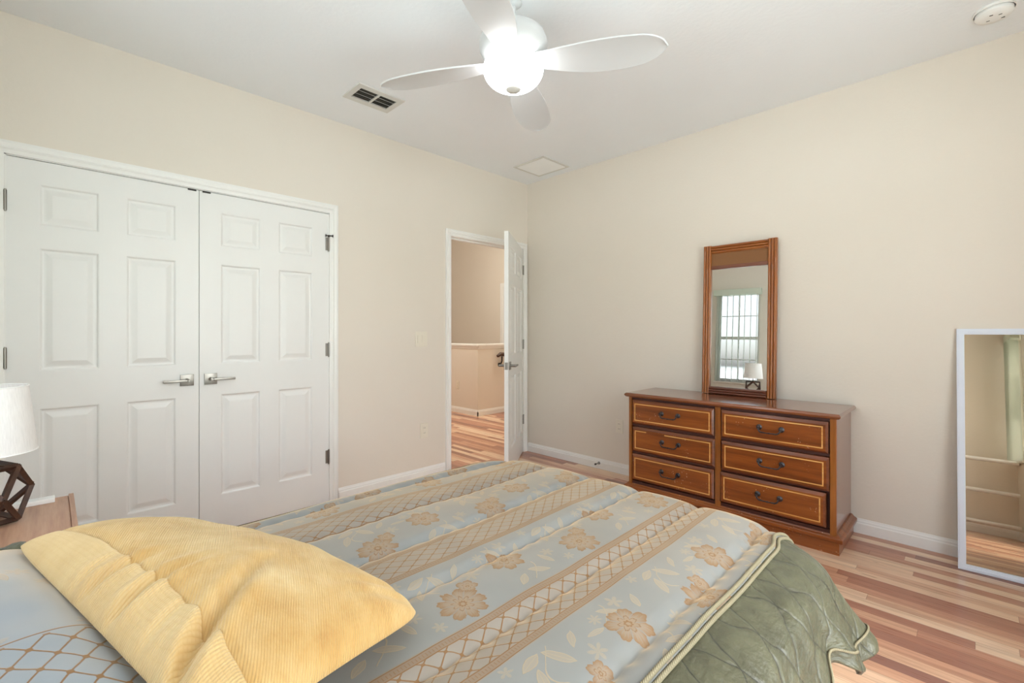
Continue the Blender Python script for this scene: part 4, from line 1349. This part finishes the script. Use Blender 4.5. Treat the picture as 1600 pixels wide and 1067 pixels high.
# pleated flange around the sham
bm = newbm(); uvl = bm.loops.layers.uv.new('cloth'); N = 220
inner, outer = [], []
for k in range(N):
    a = 2*PI*k/N
    ca, sa = math.cos(a), math.sin(a)
    m_ = max(abs(ca)/0.40, abs(sa)/0.27)
    # superellipse-like rectangle
    r_ = (abs(ca/0.392)**10 + abs(sa/0.168)**10)**(-0.1)
    r2 = (abs(ca/0.455)**10 + abs(sa/0.226)**10)**(-0.1)
    inner.append(bm.verts.new((r_*ca, r_*sa, 0.002))); outer.append(bm.verts.new((r2*ca, r2*sa, -0.02 + 0.012*math.sin(k*1.7))))
mid = [bm.verts.new((i_.co*0.5+o_.co*0.5) + Vector((0, 0, 0.012 + 0.006*math.sin(k*1.1)))) for k, (i_, o_) in enumerate(zip(inner, outer))]
for A, B in ((inner, mid), (mid, outer)):
    for k in range(N):
        f = bm.faces.new((A[k], A[(k+1) % N], B[(k+1) % N], B[k]))
        for l_ in f.loops: l_[uvl].uv = (l_.vert.co.x, l_.vert.co.y)
fo = obj('flange', bm, M_PLEAT, sh, smooth='all', local=True, label='pleated green flange')
md = fo.modifiers.new('thickness', 'SOLIDIFY'); md.thickness = 0.005

# yellow pillow: corners fitted to the photograph
T1, Cn, T2, T4 = Vector((-1.395, -0.062, 0.792)), Vector((-0.585, 0.125, 0.755)), Vector((-0.785, 0.548, 0.650)), Vector((-1.47, 0.30, 0.660))
yp = thing('throw_pillow', 'large yellow ribbed chenille pillow lying across the bed', 'pillow')
YL, YW = 0.80, 0.45
pb = pillow_bm(YL, YW, 0.20, 130, 80, 0.03, wr=0.6, seed=0.0, under=0.08,
    folds=((0.28, -0.225, 0.15, -0.02, 0.013, 0.032), (0.07, -0.225, 0.09, -0.10, 0.010, 0.026), (-0.04, -0.225, 0.00, -0.13, 0.009, 0.022), (-0.08, -0.225, -0.07, -0.17, 0.007, 0.014), (0.18, -0.225, 0.17, -0.15, 0.009, 0.010), (0.37, 0.21, 0.30, 0.06, 0.014, 0.008), (0.33, 0.20, 0.26, 0.05, 0.012, 0.006)))
yp.location = onto_patch(pb, YL, YW, T1, Cn, T2, T4)
obj('cushion', pb, M_YELLOW, yp, smooth='all', local=True)

# ------------------------------------------------------------------ nightstand, lamp, remote
NZ = 0.612
ns_ = thing('nightstand', 'light brown wooden nightstand beside the bed, under the lamp', 'nightstand', (-2.10, -0.19, 0))
nx0, nx1, ny0, ny1 = -2.395, -1.80, -0.44, 0.062
s = newbm(); box(s, nx0, nx1, ny0, ny1-0.014, NZ-0.025, NZ, 0.003); obj('top', s, M_NIGHT, ns_)
s = newbm(); box(s, nx0, nx1, ny1-0.014, ny1, NZ-0.030, NZ+0.006, 0.002); obj('edge_strip', s, M_NIGHT, ns_)
s = newbm(); box(s, nx0+0.01, nx1-0.01, ny0+0.01, ny1-0.03, 0.30, NZ-0.027); obj('body', s, M_NIGHT, ns_)
s = newbm(); box(s, nx0+0.03, nx1-0.03, ny1-0.032, ny1-0.016, 0.32, NZ-0.045, 0.002); dw_ = obj('drawer', s, M_NIGHT, ns_)
s = newbm(); lathe(s, [(0.006, ny1-0.020), (0.006, ny1-0.004), (0.014, ny1+0.001), (0.010, ny1+0.007), (0, ny1+0.008)], ((nx0+nx1)/2, 0, 0.45), 16, 'y'); obj('knob', s, M_NICKEL, dw_, smooth=True)
for (x, y) in ((nx0+0.04, ny0+0.04), (nx1-0.04, ny0+0.04), (nx0+0.04, ny1-0.06), (nx1-0.04, ny1-0.06)):
    s = newbm(); box(s, x-0.018, x+0.018, y-0.018, y+0.018, 0, 0.30); obj('leg', s, M_NIGHT, ns_)

lx, ly = -2.200, -0.152
lp = thing('table_lamp', 'table lamp with white drum shade on a dark geometric wooden base', 'lamp', (lx, ly, NZ))
H = 0.084; cz = NZ + H + 0.012
s = newbm()
import itertools as it
cv = [Vector(p)*H for p in it.product((-1, 0, 1), repeat=3) if sum(abs(c) for c in p) == 2]
for a_, b_ in it.combinations(cv, 2):
    if abs((a_-b_).length - H*math.sqrt(2)) < 1e-4:
        Rz = Matrix.Rotation(math.radians(-20), 3, 'Z')
        bar(s, Rz @ a_+Vector((lx, ly, cz)), Rz @ b_+Vector((lx, ly, cz)), 0.013, 0.013, up=Rz @ (a_+b_))
obj('base', s, M_WALNUT, lp, label='dark walnut open geometric frame')
s = newbm(); box(s, lx-0.03, lx+0.03, ly-0.03, ly+0.03, cz+H-0.006, cz+H+0.006); tube(s, [(lx, ly, cz+H), (lx, ly, cz+H+0.10)], 0.006, 12)
lathe(s, [(0, cz+H+0.05), (0.017, cz+H+0.05), (0.017, cz+H+0.09), (0, cz+H+0.095)], (lx, ly, 0), 20)
obj('stem', s, M_BLACKM, lp, smooth=True)
s = newbm(); n = 56; zb_, zt_ = 0.840, 1.048; rb, rt = 0.124, 0.103
lathe(s, [(rb, zb_), (rt, zt_), (rt-0.0015, zt_), (rb-0.0015, zb_), (rb, zb_)], (lx, ly, 0), n)
sh_ = obj('shade', s, M_SHADE, lp, smooth=True, label='white fabric drum shade')
s = newbm()
for r_, z_ in ((rb, zb_), (rt, zt_)):
    pts = [(lx+r_*math.cos(2*PI*k/48), ly+r_*math.sin(2*PI*k/48), z_) for k in range(49)]; tube(s, pts, 0.0022, 6)
for k in range(3): tube(s, [(lx, ly, zt_-0.03), (lx+rt*math.cos(k*2*PI/3), ly+rt*math.sin(k*2*PI/3), zt_-0.004)], 0.0015, 6)
tube(s, [(lx, ly, cz+H+0.09), (lx, ly, zt_-0.02)], 0.002, 6)
obj('shade_ring', s, M_WHITEPL, sh_, smooth=True)

s = newbm(); box(s, -2.372, -2.327, -0.26, 0.012, NZ+0.0005, NZ+0.0165, 0.003)
wb = obj('remote_control', s, M_WHITEPL, None, at=(-2.35, -0.12, NZ))
tag(wb, 'slim white remote control lying on the nightstand behind the lamp', 'remote control')
